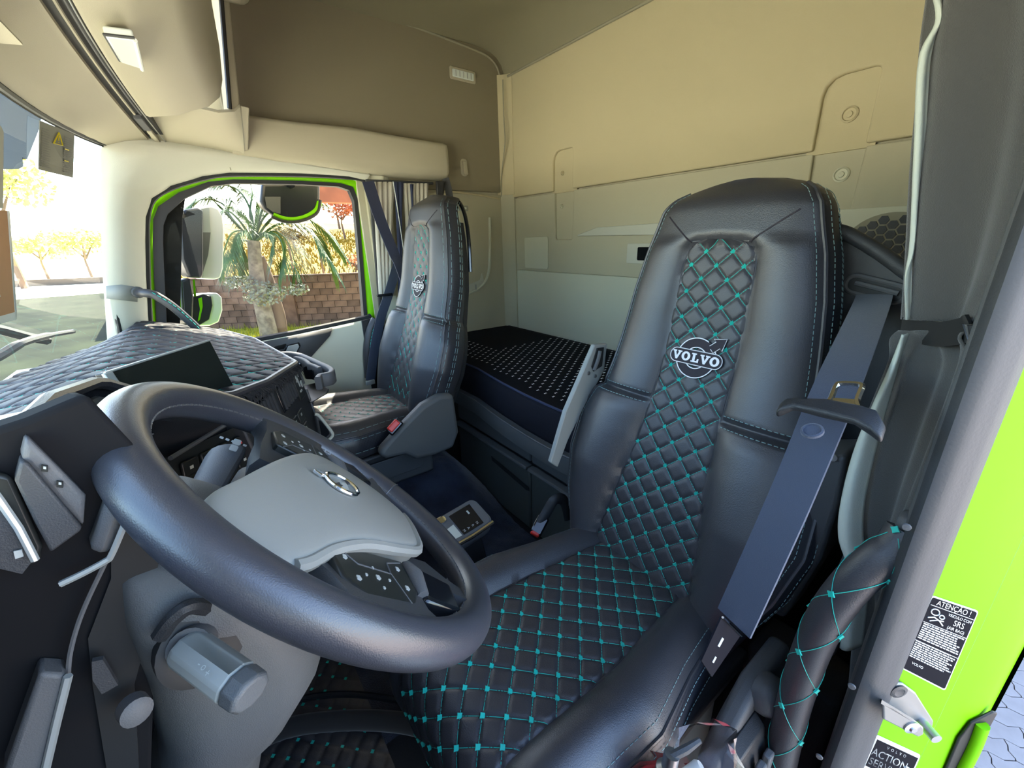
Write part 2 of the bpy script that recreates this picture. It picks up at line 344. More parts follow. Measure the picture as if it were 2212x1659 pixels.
# windscreen --------------------------------------------------------------------
def tX(x): return (x-1.06)/.90
def Yh(x): return 1.72+.10*(1-abs(tX(x))**3)
def Yb(x): return 1.86+.22*(1-abs(tX(x))**2.2)
xs = np.linspace(.10, 1.985, 30)
P = np.array([[(x, Yb(x)*(1-k)+Yh(x)*k+.02*math.sin(PI*k), .985*(1-k)+1.625*k) for x in xs] for k in np.linspace(0, 1, 9)])
w1 = struct('window_1', MB().grid(P), 'windscreen_glass')
# black band and rubber around the glass
e0 = [P[-1][i] for i in range(len(xs))]; rim = list(P[0])+[P[k][-1] for k in range(1, 8)]+list(P[-1][::-1])+[P[k][0] for k in range(7, 0, -1)]
obj('rubber_seal', MB().tube([p+V(0, -.004, 0) for p in rim], .009, 8, closed=True), 'black_rubber', w1)
obj('tint_band', MB().grid([[p+V(0, -.004, 0) for p in P[-1]], [p*.85+q*.15+V(0, -.004, 0) for p, q in zip(P[-1], P[-2])]]), 'black_rubber', w1)
# A-pillar and door header trim -------------------------------------------------
seal_px = [(326, 740), (322, 680), (318, 600), (316, 520), (317, 470), (330, 430), (372, 404), (440, 384), (500, 376), (650, 377), (755, 383), (786, 390), (801, 420), (810, 520), (824, 690), (830, 760)]
seal3 = [at(p, q, X=2.085) for p, q in seal_px]
inner = [at(232, 745, X=1.985), at(228, 680, X=1.98), at(222, 600, X=1.975), at(219, 520, X=1.97), at(217, 450, X=1.965), at(216, 390, X=1.96), at(215, 330, X=1.955), at(230, 290, X=1.96), at(330, 300, X=2.0), at(560, 333, X=2.05), at(690, 358, X=2.06), at(790, 372, X=2.07)]
m = MB(); n = len(inner)
mid = [(a*.55+b*.45)+V(-.035, -.01, .0) for a, b in zip(inner, seal3[:n])]
m.grid([inner, [(a*.8+b*.2)+V(-.025, -.006, 0) for a, b in zip(inner, seal3)], mid, [(a*.15+b*.85)+V(-.028, -.008, 0) for a, b in zip(inner, seal3)], [s+V(0, 0, 0) for s in seal3[:n]], [s+V(.012, 0, 0) for s in seal3[:n]]])
tp = struct('trim_1', m, 'pillar_plastic', smooth=60); tp['label'] = 'light grey pillar and door header trim'
obj('trim_joint', MB().tube([at(492, 347, X=2.035), at(499, 368, X=2.045)], .0015, 6), 'taupe_plastic', tp)
obj('pillar_band', MB().grid([[at(229, 645, X=1.965), at(262, 648, X=1.975), at(296, 652, X=2.0)], [at(229, 618, X=1.965), at(262, 615, X=1.975), at(297, 620, X=2.0)]]), 'light_grey_plastic', tp, solid=.006)
if 0: obj('outer_pillar', MB().hexa([inner[0]+V(.02, .06, 0), inner[0]+V(.16, .06, 0), inner[0]+V(.16, -.02, 0), inner[0]+V(.03, .03, 0)], [inner[6]+V(.02, .05, .02), inner[6]+V(.18, .05, .02), inner[6]+V(.18, -.02, .02), inner[6]+V(.03, .02, .02)]), 'black_rubber', tp)
mir_ = lambda p: V(2.12-p[0], p[1], p[2])
m = MB(); m.grid([[mir_(p) for p in inner[:8]], [mir_((a*.55+b*.45)+V(-.035, -.01, .0)) for a, b in zip(inner[:8], seal3)], [mir_(p) for p in seal3[:8]], [mir_(p+V(.05, 0, 0)) for p in seal3[:8]]])
struct('trim_4', m, 'pillar_plastic', smooth=60, solid=.004)['label'] = 'near windscreen pillar trim'
# right door ---------------------------------------------------------------------
d1 = sroot('door_1', (2.1, 1.3, .4))
obj('door_seal', MB().tube(catmull(seal3, 4), .011, 8), 'black_rubber', d1)
GX = 2.15
go = [s+V(.05, 0, 0) for s in seal3]
gi_px = [(340, 742), (337, 680), (333, 600), (330, 520), (331, 474), (342, 446), (386, 416), (450, 393), (505, 388), (650, 391), (735, 396), (762, 404), (772, 430), (780, 520), (793, 682), (797, 745)]
gi = [at(p, q, X=GX) for p, q in gi_px]
m = MB(); m.grid([go, [a*.5+b*.5+V(-.008, 0, 0) for a, b in zip(go, gi)], gi, [g+V(.03, 0, 0) for g in gi]])
obj('window_frame', m, 'green_paint', d1, smooth=60)
gk_px = [(362, 742), (359, 680), (355, 600), (352, 525), (353, 486), (362, 462), (398, 429), (456, 402), (505, 396), (650, 398), (732, 403), (755, 411), (765, 434), (773, 520), (786, 684), (790, 745)]
gk = [at(p, q, X=GX-.004) for p, q in gk_px]
m = MB(); m.grid([[g+V(-.006, 0, 0) for g in gi], gk, [g+V(.04, 0, 0) for g in gk]])
obj('window_gasket', m, 'black_rubber', d1)
gl = [p+V(.012, 0, 0) for p in gk]; m = MB(); m.add(gl, [tuple(range(len(gl)))])
obj('window_pane', m, 'side_glass', d1, smooth=0)
m = MB(); m.prism([at(p, q, X=GX+.03) for p, q in ((352, 742), (346, 490), (356, 460), (400, 428), (394, 470), (388, 742))], (.02, 0, 0))
obj('mirror_sail', m, 'black_rubber', d1)
# door lining below the glass
top = [(400, 778), (545, 742), (640, 724), (720, 707), (798, 690), (806, 687)]
T3 = [at(p, q, X=2.075) for p, q in top]
m = MB(); m.grid([[V(2.16, *p[1:]) for p in T3], T3, [p+V(-.012, 0, -.012) for p in T3], [V(2.05, p[1], p[2]-.10) for p in T3], [V(2.055, p[1], .60) for p in T3], [V(2.055, p[1], .30) for p in T3]])
obj('lining', m, 'grey_panel', d1, smooth=50)
obj('belt_line_seal', MB().tube([p+V(.03, 0, .004) for p in T3], .016, 8), 'black_rubber', d1)
obj('outer_skin', MB().box((2.20, 1.34, .40), (.04, 1.0, .72)), 'green_paint', d1, bevel=.01)
m = MB(); m.grid([[at(p, q, X=2.066) for p, q in ((440, 768), (545, 743), (640, 725), (718, 709))], [at(p, q, X=2.056) for p, q in ((440, 785), (545, 754), (640, 740), (712, 726))], [at(p, q, X=2.050) for p, q in ((440, 825), (545, 805), (640, 790), (668, 775))]])
obj('armrest_panel', m, 'grey_trim', d1, smooth=60, solid=.012)
m = MB(); m.grid([[at(p, q, X=2.048) for p, q in ((540, 762), (580, 752), (618, 743))], [at(p, q, X=2.055) for p, q in ((540, 770), (580, 762), (612, 755))], [at(p, q, X=2.046) for p, q in ((540, 778), (580, 770), (605, 765))]])
obj('pull_recess', m, 'dark_plastic', d1, smooth=60, solid=.01)
hp = [at(p, q, X=2.045) for p, q in ((614, 764), (622, 747), (643, 742), (646, 748), (636, 768))]
obj('release_bezel', MB().prism([p+(p-sum(hp)/5)*.25 for p in hp], (-.004, 0, 0)), 'black_gloss', d1, bevel=.002)
obj('release_lever', MB().prism([p+V(-.004, 0, 0) for p in hp], (-.006, 0, 0)), 'silver_plastic', d1, bevel=.002)
obj('lining_edge', MB().hexa([at(780, 692, X=2.05), at(810, 686, X=2.05), at(812, 690, X=2.14), at(785, 695, X=2.14)], [V(2.045, at(780, 692, X=2.05)[1]-.0, .30), V(2.045, at(812, 686, X=2.05)[1], .30), V(2.14, at(812, 690, X=2.14)[1], .3), V(2.14, at(785, 695, X=2.14)[1], .30)]), 'dark_plastic', d1, bevel=.004)
# B-post on the right beside the door
obj('b_post', MB().loft([[(2.07, .76, z), (2.09, .82, z), (2.16, .83, z), (2.16, .72, z), (2.10, .72, z)] for z in (.2, 1.0, 1.62)]), 'grey_panel', wr, bevel=.006)
obj('b_post_screw', MB().lathe([(.012, 0), (.012, .006), (0, .007)], (2.075, .79, 1.31), (-1, 0, 0), 14), 'mid_plastic', wr)
# overhead box on the right wall
C0 = [(2.13, 1.35, 1.615), (2.03, 1.35, 1.615), (2.0, 1.35, 1.65), (1.99, 1.35, 1.755), (2.02, 1.35, 1.77), (2.13, 1.35, 1.772)]
def sec(y, x, zb, zt): return [(2.13, y, zb+.002), (x+.03, y, zb), (x+.004, y, zb+.02), (x, y, zb+.05), (x, y, zt-.02), (x+.006, y, zt-.006), (x+.02, y, zt), (2.13, y, zt+.004)]
rings = [sec(y, x, zb, zt) for y, x, zb, zt in ((1.36, 2.0, 1.618, 1.772), (1.29, 2.0, 1.620, 1.768), (1.1, 2.0, 1.616, 1.766), (.9, 1.998, 1.60, 1.770), (.75, 1.995, 1.592, 1.760), (.6, 1.992, 1.588, 1.752), (.46, 1.99, 1.588, 1.748), (.445, 1.994, 1.594, 1.744), (.438, 2.004, 1.605, 1.735))]
sb = struct('trim_2', MB().loft(rings), 'beige_plastic', smooth=50); sb['label'] = 'beige moulded box above the passenger window'
# front overhead console ----------------------------------------------------------
def cs(x, kind):
    t_ = tX(x); e = max(-.15, 1-t_*t_); ys_ = 1.607+.09*e; zs = 1.655+.08*e; yr = 1.325+.11*e
    if kind == 'head': return [(x, Yh(x)+.03, 1.64), (x, Yh(x)-.004, 1.618), (x, (Yh(x)+ys_)/2+.012, 1.632+.03*e), (x, ys_+.012, zs-.004), (x, ys_, zs), (x, ys_, zs+.05), (x, Yh(x)+.03, zs+.05)]
    if kind == 'slot': return [(x, ys_+.002, zs+.012), (x, ys_-.05, zs+.012), (x, ys_-.05, zs+.05), (x, ys_+.002, zs+.05)]
    return [(x, ys_-.048, zs+.05), (x, ys_-.048, zs+.003), (x, ys_-.056, zs), (x, ys_-.13, zs+.014), (x, yr+.11, zs+.03), (x, yr+.06, zs+.048), (x, yr+.022, zs+.08), (x, yr+.004, zs+.13), (x, yr-.008, zs+.22), (x, yr-.015, 2.06), (x, yr-.015, 2.25), (x, ys_, 2.25)]
xs = np.linspace(.02, 1.93, 28)
oc = struct('trim_3', MB().loft([cs(x, 'lock') for x in np.linspace(.02, 1.80, 28)]), 'beige_plastic', smooth=50); oc['label'] = 'beige overhead locker above the windscreen'
obj('header_panel', MB().loft([cs(x, 'head') for x in np.linspace(.02, 2.03, 30)]), 'beige_plastic', oc, smooth=50)
obj('blind_slot', MB().loft([cs(x, 'slot') for x in np.linspace(.02, 2.04, 30)]), 'black_rubber', oc)
def sl(x, d, h): e = max(-.15, 1-tX(x)**2); return V(x, 1.607+.09*e-d, 1.655+.08*e+h)
obj('blind_rail', MB().tube([sl(x, .021, .004) for x in np.linspace(.1, 1.80, 24)], .0035, 6), 'beige_plastic', oc)
obj('blind_rail', MB().tube([sl(x, .036, .004) for x in np.linspace(.1, 1.80, 24)], .0025, 6), 'grey_trim', oc)
obj('blind_rail', MB().tube([sl(x, .043, .004) for x in np.linspace(.1, 2.0, 24)], .0018, 6), 'satin_metal', oc)
obj('blind_clip', MB().loft([[sl(x, d, h) for d, h in ((.012, -.001), (.032, -.001), (.032, .012), (.012, .012))] for x in (1.82, 1.86, 1.91)]), 'grey_trim', oc, bevel=.002)
obj('blind_clip', MB().loft([[sl(x, d, h) for d, h in ((.016, -.002), (.030, -.002), (.030, .012), (.016, .012))] for x in (1.92, 1.97, 2.02)]), 'beige_plastic', oc, bevel=.002)
# console end housing over the door
q0 = [at(276, 203, X=1.805), at(400, 224, X=1.815), at(470, 240, X=1.825), at(505, 238, X=1.835), at(518, 228, X=1.845)]
q1 = [at(330, 306, X=2.01), at(420, 318, X=2.02), at(480, 330, X=2.03), at(515, 337, X=2.03), at(529, 341, X=2.03)]
m = MB(); m.grid([[p+V(.08, -.0, .02) for p in q0], [p+V(.0, 0, .004) for p in q0], [p+V(-.006, 0, -.006) for p in q0], [a*.9+b*.1+V(-.004, 0, -.004) for a, b in zip(q0, q1)], [a*.4+b*.6+V(-.012, 0, 0) for a, b in zip(q0, q1)], q1, [p+V(.1, 0, 0) for p in q1]])
obj('end_housing', m, 'beige_plastic', oc, smooth=50)
e0, e1 = q0[-1], q1[-1]
obj('end_wall', MB().hexa([e0+V(-.004, .0, 0), e1, e1+V(.1, 0, 0), e0+V(.1, 0, .02)], [e0+V(.01, -.03, 0), e1+V(.004, -.012, 0), e1+V(.1, -.012, 0), e0+V(.1, -.03, 0)]), 'beige_plastic', oc, bevel=.004)
g0, g1 = at(499, 236, X=1.835), at(494, 28, X=1.835)
obj('end_panel', MB().hexa([g0+V(.0, 0, -.004), g0+V(.02, -.030, 0), g0+V(.26, -.030, 0), g0+V(.26, 0, 0)], [g1+V(0, 0, .2), g1+V(.02, -.03, .2), g1+V(.26, -.03, .2), g1+V(.26, 0, .2)]), 'beige_plastic', oc, bevel=.006)
obj('locker_gap', MB().tube([g0+V(-.006, .004, 0), g1+V(-.006, .004, .1)], .007, 6), 'black_rubber', oc)
obj('upper_lid', MB().box((1.0, 1.42, 2.16), (1.72, .38, .24)), 'beige_plastic', oc, bevel=.035, seg=4)
lf = [at(p, q, Z=1.722) for p, q in ((222, 64), (288, 72), (304, 138), (256, 122))]
lp = thing('overhead_lamp', 'frosted clear map lamp set in the beige overhead locker', 'lamp', lf[0])
obj('lens', MB().prism([p+V(0, 0, -.012) for p in lf], (0, 0, .02)), 'lens_clear', lp, bevel=.004)
obj('lens_edge', MB().tube([p+V(0, 0, -.012) for p in (lf[1], lf[2])], .004, 8), 'label_white', lp)
obj('bezel', MB().tube([p+V(0, 0, -.008) for p in (lf[3], lf[0], lf[1])], .003, 6), 'mid_plastic', lp)
obj('header_recess', MB().prism([at(p, q, Z=1.66) for p, q in ((-40, 20), (0, 42), (48, 92), (0, 88), (-40, 80))], (0, 0, -.004)), 'beige_plastic', oc)
# left door opening: B-post, seal and painted jamb ---------------------------------
JY = .93
JN = nrm(V(-1.4, 1, 0))
def J(px, py, k=0.):
    "point on the slanted painted jamb, k in front of it"
    r = RM @ np.array([px-1106, py-829.5, FPX]); return CAM+r*((V(-.012, .945, 0)@JN+k-CAM@JN)/(r@JN))
bp = struct('wall_side', MB().loft([[(.015, .55, z), (.015, .86, z), (.0, JY-.02, z), (-.02, JY-.02, z), (-.06, .6, z), (-.02, .55, z)] for z in (.1, 1.3, 2.2)]), 'dark_plastic'); bp['label'] = 'door post at the open driver door'
jl = [(-.004, -.008), (-.012, -.015), (-.03, .0102), (-.06, .0522), (-.080, .085), (-.098, .11), (-.108, .14), (-.112, .18)]
def jprof(z): k = .03*sm(.62, .2, z)*0; return [(x+k, JY+.0-d, z) for x, d in jl]
zs_ = [.2, .55, .60, .70, .9, 1.2, 1.6, 2.2]
j = obj('painted_jamb', MB().grid([jprof(z) for z in zs_]), 'green_paint', bp, smooth=60)
obj('outer_skin', MB().grid([[(-.112, JY-.14, z), (-.118, JY-.20, z), (-.12, .45, z), (-.12, -.05, z)] for z in (-.1, .2, 1.2, 2.2)]), 'green_paint', bp)
m = MB(); rings = []
for z in (.2, .5, .8, 1.1, 1.4, 1.8, 2.2):
    rings.append([(.016, JY+.02, z), (.020, JY+.048, z), (.012, JY+.058, z), (.002, JY+.056, z), (-.004, JY+.044, z), (-.012, JY+.034, z), (-.018, JY+.018, z), (-.016, JY+.002, z), (-.006, JY-.02, z), (.012, JY-.03, z)])
obj('door_seal', m.loft(rings), 'seal_rubber', bp, smooth=60)
obj('inner_post_trim', MB().loft([[(.018, JY-.06, z), (.026, JY-.05, z), (.028, JY-.01, z), (.024, JY+.02, z), (.010, JY+.03, z), (.0, JY-.06, z)] for z in (.2, .9, 1.5, 2.2)]), 'grey_trim', bp, smooth=60)

# the driver door, swung wide open ahead of the camera
d2 = sroot('door_2', (-.08, 1.86, .2)); hd_ = nrm(V(-.95, -.31, 0)); hn = V(-hd_[1], hd_[0], 0)
def dq(a0, a1, z0, z1, t0, t1): return MB().hexa([V(-.08, 1.86, 0)+hd_*a+hn*t+V(0, 0, z0) for a, t in ((a0, t0), (a1, t0), (a1, t1), (a0, t1))], [V(-.08, 1.86, 0)+hd_*a+hn*t+V(0, 0, z1) for a, t in ((a0, t0), (a1, t0), (a1, t1), (a0, t1))])
obj('lining', dq(0, .95, -.55, .95, 0, .05), 'mid_plastic', d2, bevel=.02)
obj('outer_skin', dq(0, .97, -.6, .97, -.03, 0), 'green_paint', d2, bevel=.02)
for a0, a1, z0, z1 in ((0, .07, .95, 1.62), (.88, .97, .95, 1.62), (0, .97, 1.58, 1.66)): obj('window_frame', dq(a0, a1, z0, z1, -.02, .03), 'black_rubber', d2, bevel=.008)
obj('window_pane', dq(.06, .90, .94, 1.60, 0, .004), 'side_glass', d2)
# ================================================================== SEATS
def perf_material():
    m = mat('leather_perforated', (.024, .026, .034), .42, spec=.55); nt = m.node_tree; N = nt.nodes; L = nt.links; b = N['Principled BSDF']
    tc = N.new('ShaderNodeTexCoord'); vo = N.new('ShaderNodeTexVoronoi'); vo.inputs['Scale'].default_value = 170; vo.inputs['Randomness'].default_value = 0
    mp = N.new('ShaderNodeMapping'); mp.inputs['Scale'].default_value = (.05, 1, 1); L.new(tc.outputs['Object'], mp.inputs[0]); L.new(mp.outputs[0], vo.inputs['Vector'])
    r = N.new('ShaderNodeValToRGB'); r.color_ramp.elements[0].position = .22; r.color_ramp.elements[1].position = .3
    r.color_ramp.elements[0].color = (.004, .004, .006, 1); r.color_ramp.elements[1].color = (.024, .026, .034, 1)
    L.new(vo.outputs['Distance'], r.inputs[0]); L.new(r.outputs[0], b.inputs['Base Color'])
    bp = N.new('ShaderNodeBump'); bp.inputs['Distance'].default_value = .001; bp.inputs['Strength'].default_value = .6; L.new(r.outputs[0], bp.inputs['Height']); L.new(bp.outputs[0], b.inputs['Normal'])
perf_material()
DL = .0548
def puff(x, a, A=.0052):
    u = x/DL+a/DL; v = x/DL-a/DL
    du = abs(u-round(u)); dv = abs(v-round(v)); d = min(du, dv)*2
    return A*(1-math.exp(-d*9.))*(.85+.15*min(1, 4*du*dv*4))
class Back:
    zz = [.44, .50, .58, .70, .84, 1.04, 1.18, 1.30, 1.40, 1.45]; yy = [.945, .932, .905, .868, .822, .755, .731, .714, .70, .692]
    wz = [.47, .50, .58, .66, .76, .86, .92, .945, 1.0, 1.1, 1.18, 1.26, 1.31, 1.345, 1.37, 1.388, 1.398, 1.403]
    ww = [.18, .20, .228, .260, .282, .276, .254, .230, .220, .206, .194, .176, .160, .150, .133, .106, .076, .035]
    qz = [.45, .58, .63, .75, .84, .9, .98, 1.12, 1.24, 1.265, 1.278, 1.285]; qw = [.13, .128, .122, .104, .09, .085, .081, .080, .073, .068, .056, .03]
    def __init__(s, cx, dy, dz):
        s.o = V(cx, dy, dz); Z = np.linspace(.44, 1.45, 400); c = np.array([[v, y] for v, y in zip(s.zz, s.yy)])
        Q = np.array(catmull([V(y, z) for y, z in zip(s.yy, s.zz)], 30)); s.Z, s.Y = Q[:, 1], Q[:, 0]
        s.A = np.concatenate([[0], np.cumsum(np.hypot(np.diff(s.Y), np.diff(s.Z)))])
        s.A -= np.interp(1.288, s.Z, s.A)
    def y(s, z): return np.interp(z, s.Z, s.Y)
    def a(s, z): return np.interp(z, s.Z, s.A)
    def za(s, a): return np.interp(a, s.A, s.Z)
    def n(s, z): d = (s.y(z+.01)-s.y(z-.01))/.02; return nrm((0, 1, -d))
    def w(s, z): return np.interp(z, s.wz, s.ww)
    def q(s, z): return np.interp(z, s.qz, s.qw)
    def d(s, z, x):
        x = abs(x); q, w = max(s.q(z) if z < 1.285 else 0, .0), s.w(z)
        b = np.interp(z, [.5, .6, .75, .9, .95, 1.1, 1.3, 1.4], [.02, .034, .044, .036, .020, .020, .016, .004])
        tp = float(sm(1.27, 1.30, z)); u = np.clip((x-q)/max(w-q, .01), 0, 1); dd = (1-tp)*b*math.sin(PI*min(1, u**.8*.93))+tp*(b*.7*(1-u*u)+.004)-.016*u**5
        if x > q: dd -= .013*math.exp(-((z-.937)/.0075)**2)*min(1, (x-q)/.015)
        dd -= .004*math.exp(-((x-q)/.004)**2)*(z < 1.285)
        return dd-.045*sm(1.33, 1.405, z)**2
    def T(s, z): return np.interp(z, [.5, .8, 1.1, 1.3, 1.39, 1.403], [.125, .125, .105, .09, .08, .06])
    def S(s, x, z, h=0.): return s.o+V(x, s.y(z), z)+s.n(z)*(s.d(z, x)+h)
    def ring(s, z):
        w = s.w(z); T = s.T(z); c = s.o+V(0, s.y(z), z); n = s.n(z); e = s.d(z, w)
        R = [s.S(x, z) for x in np.linspace(w, -w, 45)]
        side = [(w+.008, e-.010), (w+.012, e-.03), (w+.010, e-.055), (w+.004, -T*.8), (w-.014, -T*.96)]
        side = [(x*min(1, w/.04) if w < .04 else x, dd) for x, dd in side]
        R += [c+V(-x, 0, 0)+n*dd for x, dd in side]+[c+V(x*w, 0, 0)-n*(T+.012) for x in (-.6, -.2, .2, .6)]+[c+V(x, 0, 0)+n*dd for x, dd in side[::-1]]
        return R
def dashes(mb, pts, r=.0009, on=.0065, off=.0035):
    "short stitches along a polyline"
    P = np.array(pts); L = np.concatenate([[0], np.cumsum(np.linalg.norm(np.diff(P, axis=0), axis=1))]); t = 0
    while t+on < L[-1]:
        a, b = [np.array([np.interp(q, L, P[:, k]) for k in range(3)]) for q in (t, t+on)]
        mb.tube([a, b], r, 4); t += on+off
    return mb
class Cush:
    pts = [(.80, .565), (.86, .570), (.95, .574), (1.1, .580), (1.25, .588), (1.33, .590), (1.385, .580), (1.42, .556), (1.437, .52), (1.440, .46), (1.432, .41)]
    def __init__(s, cx, dy, dz):
        s.o = V(cx, dy, dz); Q = np.array(catmull([V(*p) for p in s.pts], 24)); s.Y, s.Z = Q[:, 0], Q[:, 1]
        s.A = np.concatenate([[0], np.cumsum(np.hypot(np.diff(s.Y), np.diff(s.Z)))]); s.A -= np.interp(1.04, s.Y[:200], s.A[:200]); s.a0, s.a1 = s.A[0], s.A[-1]
    def p(s, a): return np.array([np.interp(a, s.A, s.Y), np.interp(a, s.A, s.Z)])
    def n(s, a): t = s.p(a+.008)-s.p(a-.008); t = t/np.linalg.norm(t); return V(0, -t[1], t[0])
    def w(s, a): return np.interp(a, [s.a0, s.a0+.14, s.a0+.24, .12, .34, .40, .50], [.185, .198, .212, .238, .230, .222, .210])
    def q(s, a): return np.interp(a, [s.a0, -.1, .05, .2, .36, .5], [.10, .112, .126, .132, .128, .128])
    def d(s, a, x):
        x = abs(x); q, w = s.q(a), s.w(a); b = np.interp(a, [s.a0, -.05, .2, .33, .42], [.008, .026, .034, .022, .008])
        u = np.clip((x-q)/(w-q), 0, 1); return b*math.sin(PI*min(1, u**.8*.9))-.018*u**5-.004*math.exp(-((x-q)/.004)**2)
    def S(s, x, a, h=0.): y, z = s.p(a); return s.o+V(x, y, z)+s.n(a)*(s.d(a, x)+h)
    def ring(s, a):
        w = s.w(a); y, z = s.p(a); c = s.o+V(0, y, z); n = s.n(a); e = s.d(a, w); T = .115*(1-.5*sm(.34, .5, a))
        side = [(w+.008, e-.012), (w+.013, e-.035), (w+.012, e-.06), (w+.004, -T*.85), (w-.02, -T)]
        return [s.S(x, a) for x in np.linspace(w, -w, 41)]+[c+V(-x, 0, 0)+n*dd for x, dd in side]+[c-V(w*.3, 0, 0)-n*T, c+V(w*.3, 0, 0)-n*T]+[c+V(x, 0, 0)+n*dd for x, dd in side[::-1]]
tuft_mb = MB(); tuft_mb.prism([(.0054*math.cos(a)*(1 if k % 2 else .62), .0054*math.sin(a)*(1 if k % 2 else .62), 0) for k, a in enumerate(np.linspace(PI/4, 2*PI+PI/4, 8, endpoint=False))], (0, 0, .0022))
tuft_me = None
def basis(n, ex): n = nrm(n); u = nrm(ex-n*(n@ex)); return np.stack([u, np.cross(n, u), n], 1)
V_ = [(-.5, .5), (-.08, .5), (-.08, .34), (-.17, .34), (.015, -.12), (.15, .34), (.06, .34), (.06, .5), (.5, .5), (.5, .34), (.40, .34), (.10, -.5), (-.10, -.5), (-.40, .34), (-.5, .34)]
L_ = [(-.42, .5), (.12, .5), (.12, .34), (.0, .34), (.0, -.34), (.2, -.34), (.24, -.08), (.42, -.08), (.42, -.5), (-.42, -.5), (-.42, -.34), (-.28, -.34), (-.28, .34), (-.42, .34)]
def badge(fmap, s, parent, name='badge'):
    "round arrow emblem with a lettered bar; fmap(x, y, h) lays it on the cover"
    def ann(r0, r1, h0, h1, a0=0, a1=2*PI, n=56):
        m = MB(); A = np.linspace(a0, a1, n)
        m.grid([[fmap(r0*math.cos(a), r0*math.sin(a), h1) for a in A], [fmap(r1*math.cos(a), r1*math.sin(a), h1) for a in A], [fmap(r1*math.cos(a), r1*math.sin(a), h0) for a in A]], flip=True)
        m.grid([[fmap(r0*math.cos(a), r0*math.sin(a), h0) for a in A], [fmap(r0*math.cos(a), r0*math.sin(a), h1) for a in A]], flip=True); return m
    R0, R1, t = .0235*s, .0425*s, .0016*s
    base = obj(name, ann(R0-t, R1+t, 0, .0020), 'patch_black', parent)
    ex = [(.027, .024), (.034, .017), (.046, .029), (.051, .024), (.056, .050), (.030, .046), (.035, .041), (.0235, .0305)]
    ar = [(x*s*1.0, y*s*1.0) for x, y in ex]
    obj('badge_arrow', MB().prism([fmap(x, y, .0004) for x, y in ar], fmap(0, 0, .0020)-fmap(0, 0, 0)), 'patch_black', base)
    m = ann(R1-t*.3, R1+t, .0018, .0030, math.radians(62), math.radians(388)); m2 = ann(R0-t, R0+t*.3, .0018, .0030); m.add(m2.v, m2.f)
    m.tube([fmap(x, y, .0025) for x, y in ar[:8]], t*.55, 5)
    bw, bh = .116*s, .031*s; rr = rrect(bw, bh, bh*.48, 8)
    obj('badge_bar', MB().prism([fmap(x, y, .0022) for x, y in rr], fmap(0, 0, .0014)-fmap(0, 0, 0)), 'patch_black', base)
    m.tube([fmap(x, y, .0040) for x, y in rr], t*.6, 5, closed=True)
    obj('badge_outline', m, 'patch_white', base)
    m = MB(); hh = .0195*s; x0 = -.0425*s
    for i, ch in enumerate('VOLVO'):
        cx = x0+i*.0212*s; wd = .0215*s
        if ch == 'O':
            A = np.linspace(0, 2*PI, 25); m.grid([[fmap(cx+wd*.19*math.cos(a), hh*.30*math.sin(a), .0046) for a in A], [fmap(cx+wd*.47*math.cos(a), hh*.52*math.sin(a), .0046) for a in A]], flip=True)
        else:
            q = V_ if ch == 'V' else L_; m.add([fmap(cx+x*wd*(1.0 if ch == 'V' else .95), y*hh, .0046) for x, y in q], [tuple(range(len(q)))[::-1]])
    obj('badge_letters', m, 'patch_white', base, smooth=0)
    return base
